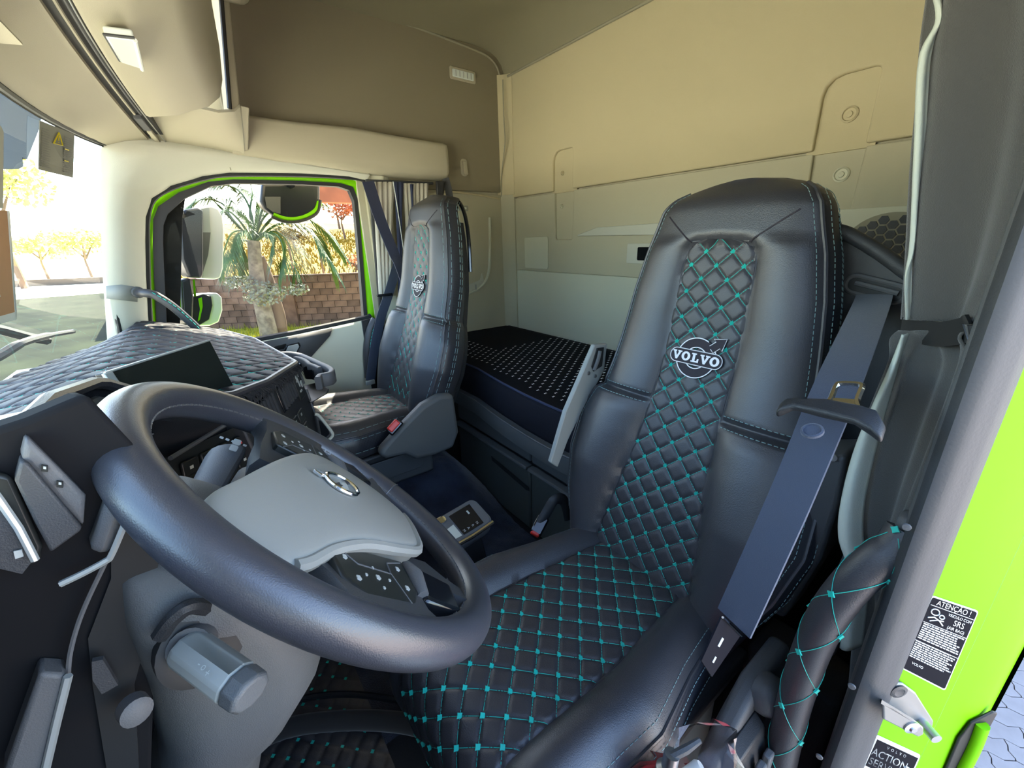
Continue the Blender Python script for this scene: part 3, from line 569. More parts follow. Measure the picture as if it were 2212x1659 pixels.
def make_seat(name, label, cx, dy, dz, side, fine):
    global tuft_me
    B = Back(cx, dy, dz); Cu = Cush(cx, dy, dz)
    t = thing(name, label, 'seat', (cx, 1.1+dy, zf(cx, 1.1)), 'truck cab seats')
    if tuft_me is None: tuft_me = mesh('tuft', tuft_mb, 'thread_teal')
    # backrest
    zz = sorted(set(list(np.linspace(.47, 1.30, 84))+list(np.linspace(.915, .96, 18))+list(np.linspace(1.30, 1.403, 26))))
    bk = obj('backrest', MB().loft([B.ring(z) for z in zz]), 'leather_black', t, smooth=55)
    st = .0036 if fine else .009
    za = np.arange(.50, 1.285, st); m = MB(); nx = 60 if fine else 24
    m.grid([[B.S(x, z, puff(x, B.a(z))-.001) for x in np.linspace(-B.q(z), B.q(z), nx)] for z in za], flip=True)
    qp = obj('quilted_panel', m, 'leather_quilt', bk, smooth=0); qp.data.shade_smooth()
    # side strips, seams, stitches
    for sg in (1, -1):
        m = MB(); rows = []
        for z in np.linspace(.62, 1.36, 60):
            w, e, n, c = B.w(z), B.d(z, B.w(z)), B.n(z), B.o+V(0, B.y(z), z)
            rows.append([c+V(sg*x, 0, 0)+n*dd for x, dd in ((w+.004, e-.003), (w+.0095, e-.012), (w+.0135, e-.03), (w+.0115, e-.054))])
        obj('side_strip', m.grid(rows, flip=sg > 0), 'leather_perforated', bk, smooth=60)
        zs = np.linspace(.60, 1.385, 120)
        obj('piping', MB().tube([B.o+V(sg*(B.w(z)+.003), B.y(z), z)+B.n(z)*(B.d(z, B.w(z))-.001) for z in zs], .0035, 6), 'leather_black', bk)
        if fine or sg == -1:
            m = MB(); on, of = (.0065, .0035) if fine else (.02, .008)
            for k, (dx, dh) in enumerate(((-.008, .0006), (.0105, -.013), (.0115, -.050), (.010, -.060))):
                line = []
                for z in zs:
                    w, e, n, c = B.w(z), B.d(z, B.w(z)), B.n(z), B.o+V(0, B.y(z), z)
                    line.append(B.S(sg*(w+dx), z, .0008) if k == 0 else c+V(sg*(w+dx+.002), 0, 0)+n*(e+dh))
                dashes(m, line, .0006 if fine else .0009, on, of)
            obj('edge_stitching', m, 'thread_pale', bk, smooth=0, kind='stuff')
        # bolster seam stitches and head seam
        m = MB(); dashes(m, [B.S(sg*x, .948, .0012) for x in np.linspace(B.q(.95)+.006, B.w(.948)-.004, 20)]); dashes(m, [B.S(sg*x, .926, .0012) for x in np.linspace(B.q(.93)+.006, B.w(.926)-.004, 20)])
        obj('bolster_stitching', m, 'thread_pale', bk, smooth=0, kind='stuff')
        obj('head_seam', MB().tube([B.S(sg*x, z, -.0002) for x, z in zip(np.linspace(.060, .128, 10), np.linspace(1.279, 1.333, 10))], .0017, 5), 'patch_black', bk)
        obj('panel_seam', MB().tube([B.S(sg*(B.q(z)+.001), z, .0006) for z in np.linspace(.52, 1.283, 80)], .0022, 5), 'leather_black', bk)
    obj('panel_seam', MB().tube([B.S(x, 1.2835-.9*x*x, -.0012) for x in np.linspace(-.058, .058, 14)], .0018, 5), 'leather_black', bk)
    # back shell handle behind the head
    obj('back_handle', MB().tube(catmull([B.o+V(x, B.y(z), z)-B.n(z)*(B.T(z)+.022) for x, z in ((-.185, 1.12), (-.17, 1.26), (-.14, 1.345), (-.09, 1.385), (0, 1.395), (.09, 1.385), (.14, 1.345), (.17, 1.26), (.185, 1.12))], 8), .008, 8), 'black_gloss', bk)
    obj('back_shell', MB().loft([[B.o+V(x*B.w(z)*.95, B.y(z), z)-B.n(z)*(B.T(z)+.012+dd) for x, dd in ((-1, -.03), (-.98, 0), (-.7, .010), (0, .014), (.7, .010), (.98, 0), (1, -.03))] for z in np.linspace(.52, 1.30, 14)]), 'dark_plastic', bk, smooth=60)
    # teal quilting thread and tufts
    def quilt_thread(surf, rng_a, qf, par, skip=None):
        m = MB(); N = int(.6/DL)+26
        for fam in (0, 1):
            for k in range(-N, N):
                line = []
                for x in np.arange(-.14, .1401, .004 if fine else .008):
                    a = (k*DL-x) if fam == 0 else (x-k*DL)
                    ok = rng_a[0] < a < rng_a[1] and abs(x) < qf(a)-.001
                    if ok: line.append(surf(x, a, .0020))
                    if (not ok or x > .1395) and len(line) > 2:
                        m.tube(line, .0006 if fine else .0011, 4)
                    if not ok: line = []
        obj('quilting_thread', m, 'thread_teal' if not fine else 'thread_teal', par, smooth=0, kind='stuff')
        tufts = [(i*DL/2, j*DL/2) for i in range(-6, 7) for j in range(-40, 40) if (i+j) % 2 == 0]
        stuff = MB()
        for x, a in tufts:
            if rng_a[0]+.004 < a < rng_a[1]-.004 and abs(x) < qf(a)-.004 and not (skip and skip(x, a)):
                p = surf(x, a, .0026); e = surf(x+.012, a, .0026)-p; g = surf(x, a+.012, .0026)-p; n = np.cross(e, g); Rb = basis(n, e)
                if fine: place(tuft_me, 'tuft', par, p, Rb*V(1., 1.35 if par == qp else 1.1, 1.))
                else: stuff.add([p+Rb@(V(*q)*.75) for q in tuft_mb.v], tuft_mb.f)
        if not fine: obj('tufts', stuff, 'thread_teal', par, kind='stuff')
    zb = 1.045
    quilt_thread(lambda x, a, h: B.S(x, B.za(a), h+puff(x, a)-.001), (B.a(.51), B.a(1.286)), lambda a: B.q(B.za(a)), qp,
                 skip=lambda x, a: (x/.056)**2+((a-B.a(zb))/.048)**2 < 1)
    badge(lambda x, y, h: B.S(-x, B.za(B.a(zb)+y), h+.0062), 1.0, qp)
    # cushion
    aa = np.linspace(Cu.a0, Cu.a1, 80)
    cu = obj('cushion', MB().loft([Cu.ring(a) for a in aa]), 'leather_black', t, smooth=55)
    m = MB(); aq = np.arange(Cu.a0+.07, Cu.a1-.01, st); nx = 84 if fine else 30
    m.grid([[Cu.S(x, a, puff(x, a)-.001) for x in np.linspace(-Cu.q(a), Cu.q(a), nx)] for a in aq])
    qc = obj('quilted_panel', m, 'leather_quilt', cu, smooth=0); qc.data.shade_smooth()
    quilt_thread(lambda x, a, h: Cu.S(x, a, h+puff(x, a)-.001), (Cu.a0+.07, Cu.a1-.012), Cu.q, qc)
    for sg in (1, -1):
        m = MB(); rows = []
        for a in np.linspace(Cu.a0+.06, .40, 50):
            w, e, n = Cu.w(a), Cu.d(a, Cu.w(a)), Cu.n(a); y, z = Cu.p(a); c = Cu.o+V(0, y, z)
            rows.append([c+V(sg*x, 0, 0)+n*dd for x, dd in ((w+.005, e-.004), (w+.0105, e-.014), (w+.0145, e-.035), (w+.0135, e-.06))])
        obj('side_strip', m.grid(rows, flip=sg < 0), 'leather_perforated', cu, smooth=60)
        m = MB(); al = np.linspace(Cu.a0+.05, .44, 90)
        for k, (dx, dh) in enumerate(((-.010, 0), (.010, -.012), (.0135, -.062))):
            line = []
            for a in al:
                w, e, n = Cu.w(a), Cu.d(a, Cu.w(a)), Cu.n(a); y, z = Cu.p(a); c = Cu.o+V(0, y, z)
                line.append(Cu.S(sg*(w+dx), a, .0008) if k == 0 else c+V(sg*(w+dx+.002), 0, 0)+n*(e+dh))
            dashes(m, line, .0006 if fine else .0009, *((.0065, .0035) if fine else (.02, .008)))
        obj('edge_stitching', m, 'thread_pale', cu, smooth=0, kind='stuff')
        obj('piping', MB().tube([Cu.o+V(sg*(Cu.w(a)+.002), *Cu.p(a))+Cu.n(a)*(Cu.d(a, Cu.w(a))-.002) for a in al], .0032, 6), 'leather_black', cu)
        obj('panel_seam', MB().tube([Cu.S(sg*(Cu.q(a)+.001), a, .0008) for a in np.linspace(Cu.a0+.07, Cu.a1-.01, 60)], .0018, 5), 'leather_black', cu)
    # pedestal, side covers, buckle
    O = V(cx, dy, dz); f0 = zf(cx+.2, 1.3)+.046
    m = MB(); m.loft([[(cx+sx*.20, y+dy, z) for sx, y in ((-1, .86), (1, .86), (1, 1.30), (-1, 1.30))] for z in (f0-.02, .44+dz)]); ped = obj('pedestal', m, 'seat_plastic', t, bevel=.012)
    fr = frame(O+V(side*.202, 1.06, 0)+V(0, 0, (f0+.44+dz)/2-dz), (0, -side, 0), (0, 0, 1)); hgt = .44+dz-f0
    obj('pedestal_panel', slab(fr, rrect(.30, hgt*.72, .015), 0, .006), 'seat_plastic', ped, bevel=.003)
    obj('seat_pan', MB().box(O+V(0, 1.10, .452), (.46, .56, .035)), 'dark_plastic', t, bevel=.01)
    cov = [(.80, .725), (.86, .735), (.93, .715), (1.02, .655), (1.10, .595), (1.115, .57), (1.09, .548), (1.02, .54), (.98, .505), (.90, .495), (.82, .50), (.79, .56)]
    kx = .272
    if side < 0: c = obj('recliner_cover', MB().prism([O+V(side*kx, y, z-.06) for y, z in cov], (side*.045, 0, 0)), 'seat_plastic', t, bevel=.016, seg=4)
    if side < 0:
        R_ = basis(V(side, .25, .4), V(0, 1, -.75))
        bu = obj('buckle', MB().box(O+V(side*.31, 1.045, .600), (.06, .030, .04), R_), 'black_gloss', c, bevel=.006)
        obj('buckle_button', MB().box(O+V(side*.315, 1.05, .608), (.045, .022, .04), R_), 'buckle_red', bu, bevel=.004)
    return t, B, Cu
ds, DB, DC = make_seat('driver_seat', 'black leather driver seat with teal diamond quilting, nearest the open door', .421, 0, 0, 1, True)
ps, PB, PC = make_seat('passenger_seat', 'black leather passenger seat with teal quilting, beside the far window', 1.62, .08, .075, -1, False)
# driver seat extras: armrest bracket and belt buckle on the inboard side
bx = .690
m = MB(); m.prism([V(bx, *p[1:]) for p in [at(a, b, X=bx) for a, b in ((1285, 745), (1312, 742), (1306, 800), (1262, 880), (1228, 950), (1205, 1010), (1190, 1000), (1222, 890))]], (.014, 0, 0))
ab = obj('armrest_bracket', m, 'light_grey_plastic', ds, bevel=.003, label='light grey metal armrest bracket')
obj('bracket_slot', MB().prism([at(a, b, X=bx-.001) for a, b in ((1289, 752), (1303, 750), (1299, 790), (1281, 802), (1277, 792))], (-.003, 0, 0)), 'black_rubber', ab)
obj('bracket_spring', MB().tube([at(a, b, X=bx-.006) for a, b in ((1296, 758), (1292, 776), (1283, 800))], .0055, 8), 'grey_trim', ab)
for a, b in ((1271, 806), (1285, 812)): obj('bracket_rivet', MB().lathe([(.005, 0), (.005, .003), (0, .004)], at(a, b, X=bx), (-1, 0, 0), 12), 'satin_metal', ab)
path = catmull([at(a, b, X=x) for a, b, x in ((1228, 1120, .70), (1218, 1082, .71), (1198, 1080, .715), (1182, 1105, .72), (1165, 1135, .72))], 6)
bs = obj('buckle_stalk', MB().tube(path, .016, 10, flat=.5), 'dark_plastic', ds)
d_ = nrm(path[-1]-path[-4]); Rb = basis(V(-.6, .3, .7), d_)
obj('buckle', MB().box(path[-1], (.055, .034, .022), Rb), 'black_gloss', bs, bevel=.005)
obj('buckle_button', MB().box(path[-1]+d_*.010+Rb[:, 2]*.004, (.046, .026, .02), Rb), 'buckle_red', bs, bevel=.004)
# outboard plastics of the driver seat
sp_ = [(.86, .60), (.98, .60), (1.04, .56), (1.09, .52), (1.10, .49), (1.04, .455), (.92, .44), (.84, .47)]
scv = obj('outboard_cover', MB().prism([V(.118, y, z-.01) for y, z in sp_], (.035, 0, 0)), 'mid_plastic', ds, bevel=.012, seg=4)
kb = obj('adjuster_block', MB().loft([[(.118-d, y0+.002, z0), (.118-d, y1, z0), (.118-d*.7, y1, z1), (.118-d*.7, y0, z1)] for d, y0, y1, z0, z1 in ((0, .985, 1.085, .455, .54), (.028, .99, 1.08, .458, .53), (.034, .995, 1.07, .462, .51))]), 'dark_plastic', scv, bevel=.004)
for i in range(3): obj('adjuster_lever', MB().box((.080, 1.012+i*.026, .488), (.012, .018, .045)), 'grey_trim', kb, bevel=.003)
obj('cover_bulge', MB().lathe([(.034, 0), (.033, .014), (.026, .028), (.012, .036), (0, .038)], (.118, .965, .565), (-1, .2, .3), 20), 'mid_plastic', scv)
lb = [at(p, q, X=.132) for p, q in ((1556, 1330), (1597, 1370), (1535, 1460), (1512, 1425))]
ls = obj('side_label', MB().prism(lb, (-.002, 0, 0)), 'label_black', ds)
fr = frame(sum(lb)/4+V(-.0024, 0, 0), lb[1]-lb[0], lb[0]-lb[3])
obj('label_line', MB().tube([lb[0]+V(-.003, 0, 0), lb[1]+V(-.003, 0, 0)], .0016, 5), 'chrome', ls)
obj('label_print', slab(fr, [(-.014, .0), (-.004, .0), (-.004, .012), (-.014, .012)], 0, .0004, slab(fr, [(-.002, -.02), (.006, -.02), (.006, -.012), (-.002, -.012)], 0, .0004)), 'icon_white', ls)
if 0: obj('seat_frame_bar', MB().tube(catmull([at(a, b, X=.14) for a, b in ((1475, 1495), (1500, 1520), (1540, 1515), (1600, 1490))], 5), .011, 8), 'grey_trim', ds)
if 0: obj('seat_cable_clip', MB().box(at(1497, 1500, X=.12), (.008, .008, .02)), 'label_white', ds, bevel=.002)
# ================================================================== BELTS
def ribbon(path, wd, w, th=.0016):
    m = MB(); rows = []
    for i, p in enumerate(path):
        t = nrm(path[min(i+1, len(path)-1)]-path[max(i-1, 0)]); u = wd if not callable(wd) else wd(i); u = nrm(u-t*(u@t)); n = np.cross(t, u)
        rows.append([p-u*w/2+n*th, p-u*w*.2+n*th*.6, p+u*w*.2+n*th*.6, p+u*w/2+n*th, p+u*w/2-n*th, p-u*w/2-n*th])
    return m.loft(rows)
s0, s1, s2, s3 = at(1888, 640, Y=.63), at(1800, 850, X=.125), at(1700, 1090, X=.118), at(1585, 1345, X=.128)
bt = thing('seat_belt', 'dark blue driver seat belt running from the post slot to the seat side', 'belt', s3+V(0, 0, -.02), 'seat belts')
path = catmull([s0+V(.02, -.03, -.005), s0, s1, s2, s3], 8)
obj('webbing', ribbon(path, V(.94, -.30, .0), .050), 'belt_web', bt, smooth=60)
tv = nrm(s2-s0); c = at(1783, 893, X=.108); uu = -V(.94, -.30, 0)*-1; uu = nrm(uu-tv*(uu@tv)); nn = np.cross(uu, tv); nn = nn if nn@(CAM-c) > 0 else -nn
fr = frame(c, -uu, -tv)
F_ = lambda x, y, h: c-uu*x-tv*y+nn*h
la = obj('latch_bar', MB().loft([[F_(x, y0, h0), F_(x, y1, h0), F_(x, y1, h1), F_(x, y0, h1)] for x, y0, y1, h0, h1 in ((-.048, -.012, .002, -.006, .004), (-.043, -.010, .012, -.004, .010), (-.03, -.004, .012, .002, .012), (.0, -.012, .012, .002, .014), (.03, -.018, .008, .002, .012), (.045, -.026, .004, -.004, .010), (.054, -.032, -.012, -.008, .004))]), 'dark_plastic', bt, bevel=.004, seg=3)
tg = [(.0, .006), (.002, .018), (.002, .040), (.006, .045), (.022, .045), (.026, .040), (.026, .018), (.03, .006)]
obj('latch_tongue', MB().tube([F_(x, y, .008) for x, y in catmull([V(*p) for p in tg], 4)], .0032, 6), 'chrome', la)
obj('latch_tongue_web', MB().prism([F_(x, y, .007) for x, y in ((-.002, .006), (.001, .018), (.027, .018), (.03, .006))], nn*.002), 'chrome', la)
obj('belt_stop', MB().lathe([(.011, 0), (.011, .003), (.009, .004), (.0085, .002), (0, .002)], F_(-.004, -.034, .002), nn, 24), 'belt_web', bt)
# passenger belt
p0, p1, p2, p3, p4 = at(795, 392, X=1.98), at(820, 470, X=1.96), at(850, 545, X=1.92), at(866, 580, X=1.88), at(880, 620, X=1.84)
b2 = thing('seat_belt', 'navy passenger seat belt slanting past the curtain and down beside the seat', 'belt', at(800, 825, X=1.97), 'seat belts')
obj('webbing', ribbon(catmull([p0, p1, p2, p3, p4], 6), V(0, 1, .45), .055), 'belt_web_blue', b2, smooth=60)
obj('lower_webbing', ribbon(catmull([at(862, 560, X=2.0), at(838, 640, X=1.98), at(822, 690, X=1.98), at(808, 760, X=1.98), at(800, 822, X=1.98)], 6), V(0, 1, .2), .045), 'belt_web', b2, smooth=60)
obj('belt_clip', MB().box(at(831, 637, X=1.95), (.012, .075, .012)), 'black_gloss', b2, bevel=.002)
obj('end_plate', MB().box(at(800, 826, X=1.97), (.015, .045, .022)), 'silver_plastic', b2, bevel=.003)
# belt retractor tower hanging behind the passenger headrest
tw = thing('belt_guide', 'black belt guide loop hanging behind the passenger headrest', 'belt guide', at(965, 500, X=2.0))
obj('guide_body', MB().hexa([at(a, b, X=1.99) for a, b in ((940, 391), (962, 391), (958, 428), (943, 428))], [at(a, b, X=1.96) for a, b in ((943, 391), (960, 391), (956, 426), (945, 426))]), 'dark_plastic', tw, bevel=.004)
obj('guide_knob', MB().box(at(948, 433, X=1.975), (.03, .03, .022)), 'black_gloss', tw, bevel=.006)
obj('guide_strap', ribbon(catmull([at(962, 385, X=1.99), at(969, 410, X=1.985), at(974, 450, X=1.98), at(975, 485, X=1.98), at(968, 502, X=1.98)], 6), V(.6, .8, 0), .035), 'black_rubber', tw, smooth=60)
# ================================================================== BUNK
fe = [(955, 772), (978, 779), (1027, 799), (1077, 829), (1128, 856), (1179, 880), (1212, 894), (1250, 908)]
FE = [at(p, q, Z=.765) for p, q in fe]; FX = np.array([p[0] for p in FE])[::-1]; FY = np.array([p[1] for p in FE])[::-1]
def yfront(x): return float(np.interp(x, np.concatenate([[.2, .62], FX, [1.75, 2.1]]), np.concatenate([[.55, .68], FY, [.69, .62]])))
def mring(x):
    y = yfront(x); return [(x, .005, .62), (x, .005, .755), (x, .03, .772), (x, y*.5, .776), (x, y-.04, .772), (x, y-.012, .766), (x, y, .75), (x, y+.004, .70), (x, y+.002, .65), (x, y-.01, .63), (x, y-.05, .62)]
xs = np.linspace(.22, 2.095, 50)
mt = thing('mattress', 'black quilted bunk mattress with white stitch marks and navy sides', 'mattress', (1.2, .35, .62))
obj('body', MB().loft([mring(x) for x in xs]), 'mattress_navy', mt, smooth=60)
obj('top_panel', MB().grid([[(x, k*(yfront(x)-.018)+.01*(1-k), np.interp(k, [0, .04, .5, .93, 1], [.757, .7745, .778, .775, .770])) for k in np.linspace(0, 1, 14)] for x in xs], flip=True), 'mattress_top', mt, smooth=60)
obj('piping', MB().tube([(x, yfront(x)-.010, .7695) for x in xs], .0045, 7), 'curtain_navy', mt)
m = MB()
for i in range(44):
    for jn in range(24):
        x = .35+i*.042+(.021 if jn % 2 else 0); yy = .05+jn*.030
        if x < 2.05 and yy < yfront(x)-.05 and not (x > 1.62 and yy < .45):
            z = .7805; L_h = .007
            m.box((x, yy, z), (.0016, L_h*1.6, .0012), np.array([[.8, -.6, 0], [.6, .8, 0], [0, 0, 1]]))
            m.box((x, yy+.004, z), (.005, .0016, .0012)); m.box((x, yy-.004, z), (.005, .0016, .0012))
obj('stitch_marks', m, 'patch_white', mt, kind='stuff', smooth=0)
bn = thing('sleeper_bunk', 'dark grey bunk base with drawer fronts under the mattress', 'bunk', (1.2, .6, .14))
RX = np.linspace(.55, 2.05, 26)
obj('rail', MB().loft([[(x, yfront(x)+.018, .632), (x, yfront(x)+.022, .60), (x, yfront(x)+.018, .566), (x, yfront(x)-.03, .562), (x, yfront(x)-.03, .632)] for x in RX]), 'seat_plastic', bn, smooth=30)
obj('rail_lip', MB().tube([(x, yfront(x)+.018, .633) for x in RX], .004, 6), 'grey_trim', bn)
obj('carcass', MB().box((1.15, .34, .38), (1.9, .62, .44)), 'dark_plastic', bn)
for x0, x1 in ((.50, 1.085), (1.095, 1.66)):
    d = obj('drawer', MB().box(((x0+x1)/2, .672, .295), (x1-x0, .026, .30)), 'bunk_plastic', bn, bevel=.008)
    obj('drawer_ledge', MB().loft([[(x, .672, .45), (x, .70, .448), (x, .705, .438), (x, .69, .425), (x, .672, .425)] for x in (x0, x1)]), 'seat_plastic', d, bevel=.003)
    obj('upper_panel', MB().box(((x0+x1)/2, .668, .505), (x1-x0, .022, .085)), 'seat_plastic', bn, bevel=.006)
obj('grip_slot', MB().prism([at(p, q, Y=.690) for p, q in ((1062, 985), (1068, 990), (1142, 1052), (1144, 1060), (1138, 1058), (1064, 994))], (0, .003, 0)), 'black_rubber', bn)
obj('latch', MB().box(at(1113, 942, Y=.70), (.05, .006, .008)).box(at(1113, 942, Y=.70), (.012, .008, .022)), 'satin_metal', bn, bevel=.002)
# ================================================================== DASHBOARD
XR = [.12, .30, .45, .62, .78, .90, 1.0, 1.12, 1.25, 1.38, 1.46, 1.6, 1.82, 2.06]
YR = [1.74, 1.745, 1.745, 1.742, 1.728, 1.66, 1.575, 1.50, 1.44, 1.388, 1.395, 1.415, 1.452, 1.56]
ZR = [1.12, 1.135, 1.143, 1.142, 1.118, 1.03, .995, .975, .962, .945, .942, .945, .955, .975]
RIDGE = 1.785
def yr(x): return float(np.interp(x, XR, YR))
def zr(x): return float(np.interp(x, XR, ZR))
def ztop(x, k):      # k = 0 at the windscreen, 1 at the rear edge
    y = (Yb(x)-.022)*(1-k)+(yr(x)-.004)*k; yk = RIDGE; k0 = min(.9, max(.02, (Yb(x)-.022-yk)/max(Yb(x)-.018-yr(x), .01)))
    zk = 1.035+.075*float(sm(.85, .6, x))
    return .992+(zk-.992)*float(sm(0, 1, k/k0))+.004 if k < k0 else zk+(zr(x)-zk)*((k-k0)/(1-k0))**1.25+.004*(1-(k-k0)/(1-k0))
db = thing('dashboard', 'dark truck dashboard running from the wheel to the far door', 'dashboard', (1.06, 1.8, .45))
rings = []
for x in np.linspace(.12, 2.05, 60):
    y, z, b = yr(x), zr(x)-.008, Yb(x)-.012; hood = float(sm(.95, .80, x)); 
    rings.append([(x, b, .985), (x, b*.75+y*.25, ztop(x, .25)-.02), (x, b*.5+y*.5, ztop(x, .5)-.02), (x, b*.25+y*.75, ztop(x, .75)-.02), (x, y+.01, z-.010), (x, y+.003, z-.016), (x, y+.004, z-.026), (x, y+.015+.07*hood, z-.04-.02*hood), (x, y+.03+.07*hood, z-.16), (x, y+.075, .74), (x, y+.16, .62), (x, 2.12, .55), (x, 2.12, .90)])
body = obj('body', MB().loft(rings), 'dark_plastic', db, smooth=35)
# quilted cover
def cov(x, k, h): y = (Yb(x)-.022)*(1-k)+(yr(x)-.004)*k; return V(x, y, ztop(x, k)+h)
DD = .080
def dpuff(x, y): 
    u, v = x/DD+y/DD, x/DD-y/DD; du, dv = abs(u-round(u)), abs(v-round(v)); return .008*(1-math.exp(-min(du, dv)*14))
m = MB(); rows = []
for x in np.linspace(.14, 2.035, 300):
    rows.append([cov(x, k, .004+dpuff(x, (Yb(x)-.022)*(1-k)+yr(x)*k)) for k in np.linspace(0, 1, 96)])
cv = obj('quilted_cover', m.grid(rows, flip=True), 'leather_dash', db, smooth=0, label='quilted black leather cover with teal thread'); cv.data.shade_smooth()
m = MB()
for fam in (0, 1):
    for kk in range(-60, 110):
        line = []
        for x in np.arange(.98, 2.03, .012):
            y = (kk*DD-x) if fam == 0 else (x-kk*DD)
            a, b = Yb(x)-.03, yr(x)+.004; ok = b < y < a
            if ok: line.append(cov(x, (a+.008-y)/(a+.008-b+.004), .0072))
            if (not ok or x > 2.015) and len(line) > 2: m.tube(line, .0012, 4)
            if not ok: line = []
obj('quilting_thread', m, 'thread_teal', cv, kind='stuff', smooth=0)
def kridge(x): return min(.9, max(.02, (Yb(x)-.022-RIDGE)/max(Yb(x)-.018-yr(x), .01)))
obj('cover_seam', MB().tube([cov(x, kridge(x), .0075) for x in np.linspace(.5, 2.0, 60)], .0014, 5), 'thread_teal', cv)
obj('cover_edge', MB().tube([cov(x, 1., .005) for x in np.linspace(.14, 2.035, 80)], .0085, 8), 'leather_black', cv)
# black fringe hanging off the cover's rear edge
m = MB(); rg = random.Random(5)
for x in np.arange(.98, 1.47, .0032):
    p = cov(x, 1., -.002)+V(0, -.004, 0); L_h = .016+.02*rg.random()
    m.tube([p, p+V(rg.uniform(-.004, .004), -.006-rg.random()*.006, -L_h*.5), p+V(rg.uniform(-.010, .010), -.004-rg.random()*.010, -L_h)], [.002, .0016, .0004], 4)
obj('cover_fringe', m, 'fur_black', cv, kind='stuff', smooth=0)
# instrument cluster in the cowl
m = MB(); m.hexa([(.25, 1.80, .92), (.80, 1.79, .92), (.80, 1.83, .92), (.25, 1.84, .92)], [(.25, 1.815, 1.10), (.80, 1.80, 1.095), (.80, 1.84, 1.095), (.25, 1.85, 1.10)])
ic = obj('instrument_cluster', m, 'black_gloss', db, bevel=.004)
for cx_ in (.36, .52):
    obj('gauge_ring', MB().tube([(cx_+.055*math.cos(a), 1.80-.002+.012*math.sin(a)*.5, 1.01+.055*math.sin(a)) for a in np.linspace(0, 2*PI, 32, endpoint=False)], .003, 6, closed=True), 'mid_plastic', ic)
obj('cowl_lip', MB().tube([(x, yr(x)+.004, zr(x)-.022) for x in np.linspace(.2, .82, 30)], .007, 8), 'grey_trim', db)
# central stack ------------------------------------------------------------------
uS = nrm(V(.38, -.175, 0)); fS = frame(V(1.19, 1.466, .86), uS, V(0, .16, 1.))
if fS.n[1] > 0: fS = frame(V(1.19, 1.466, .86), uS, V(0, .16, 1.))
sgn = 1 if fS.n[1] < 0 else -1
def fs(x, y, h=0.): return fS.c+fS.u*x+fS.v*y+fS.n*sgn*h
def sslab(poly, h0, h1): return MB().prism([fs(x, y, h0) for x, y in poly], fS.n*sgn*(h1-h0))
stk = obj('centre_stack', sslab([(-.23, -.17), (.205, -.17), (.215, .085), (-.23, .115)], -.05, .006), 'dark_plastic', db, bevel=.006)
def sR(x, y, w, h, r=.004): return [(x+a, y+b) for a, b in rrect(w, h, r, 3)]
va = obj('air_vent', sslab(sR(.055, .045, .13, .075), .004, .010), 'black_gloss', stk, bevel=.002)
for i in range(6): obj('vent_slat', sslab(sR(.055-.05+i*.02, .045, .006, .066, .001), .006, .015), 'mid_plastic', va)
va2 = obj('air_vent', sslab(sR(-.10, .05, .12, .075), .004, .010), 'black_gloss', stk, bevel=.002)
for i in range(6): obj('vent_slat', sslab(sR(-.10-.05+i*.02, .05, .006, .066, .001), .006, .015), 'mid_plastic', va2)
obj('stack_trim', MB().tube([fs(-.21, .098, .010), fs(.19, .088, .010), fs(.205, .07, .010), fs(.205, .02, .010)], .0035, 6), 'grey_trim', stk)
obj('stack_trim', MB().tube([fs(.21, .0, .008), fs(.20, -.16, .008)], .0035, 6), 'grey_trim', stk)
cp = obj('control_plate', sslab(sR(.155, .035, .06, .09), .006, .012), 'button_black', stk, bevel=.002)
for x, y, w, h in ((.142, .06, .006, .03), (.152, .05, .005, .045), (.165, .065, .006, .02), (.172, .03, .012, .02), (.148, .015, .016, .006)):
    obj('bright_key', sslab(sR(x, y, w, h, .001), .012, .015), 'silver_plastic', cp, bevel=.0008)
for i in range(6):
    for j_ in range(2):
        k = obj('key', sslab(sR(-.19+i*.056, -.045-j_*.045, .048, .036), .004, .010), 'button_black', stk, bevel=.002)
        obj('key_icon', sslab(sR(-.19+i*.056, -.04-j_*.045, .010, .008, .001), .010, .0105), 'icon_red' if (i, j_) == (2, 0) else 'icon_white', k)
obj('rotary_knob', MB().lathe([(.016, 0), (.016, .008), (.013, .012), (0, .012)], fs(-.185, -.13, .006), fS.n*sgn, 20), 'mid_plastic', stk)
pk = [at(a, b, X=1.34) for a, b in ((674, 893), (684, 898), (708, 928), (712, 940), (700, 952), (684, 944))]
po = obj('pocket_frame', MB().prism(pk, (-.012, -.006, 0)), 'dark_plastic', db, bevel=.004)
obj('pocket_edge', MB().tube(catmull([p+V(-.012, -.006, 0) for p in pk[:5]], 4), .005, 8), 'pillar_plastic', po)
obj('pocket_inner', MB().prism([p*.62+sum(pk)/6*.38+V(-.013, -.006, 0) for p in pk], (-.002, 0, 0)), 'black_gloss', po)
obj('lower_trim', MB().tube([at(368, 990, X=.80), at(440, 946, X=.90), at(508, 905, X=.985)], .004, 8), 'grey_trim', db)
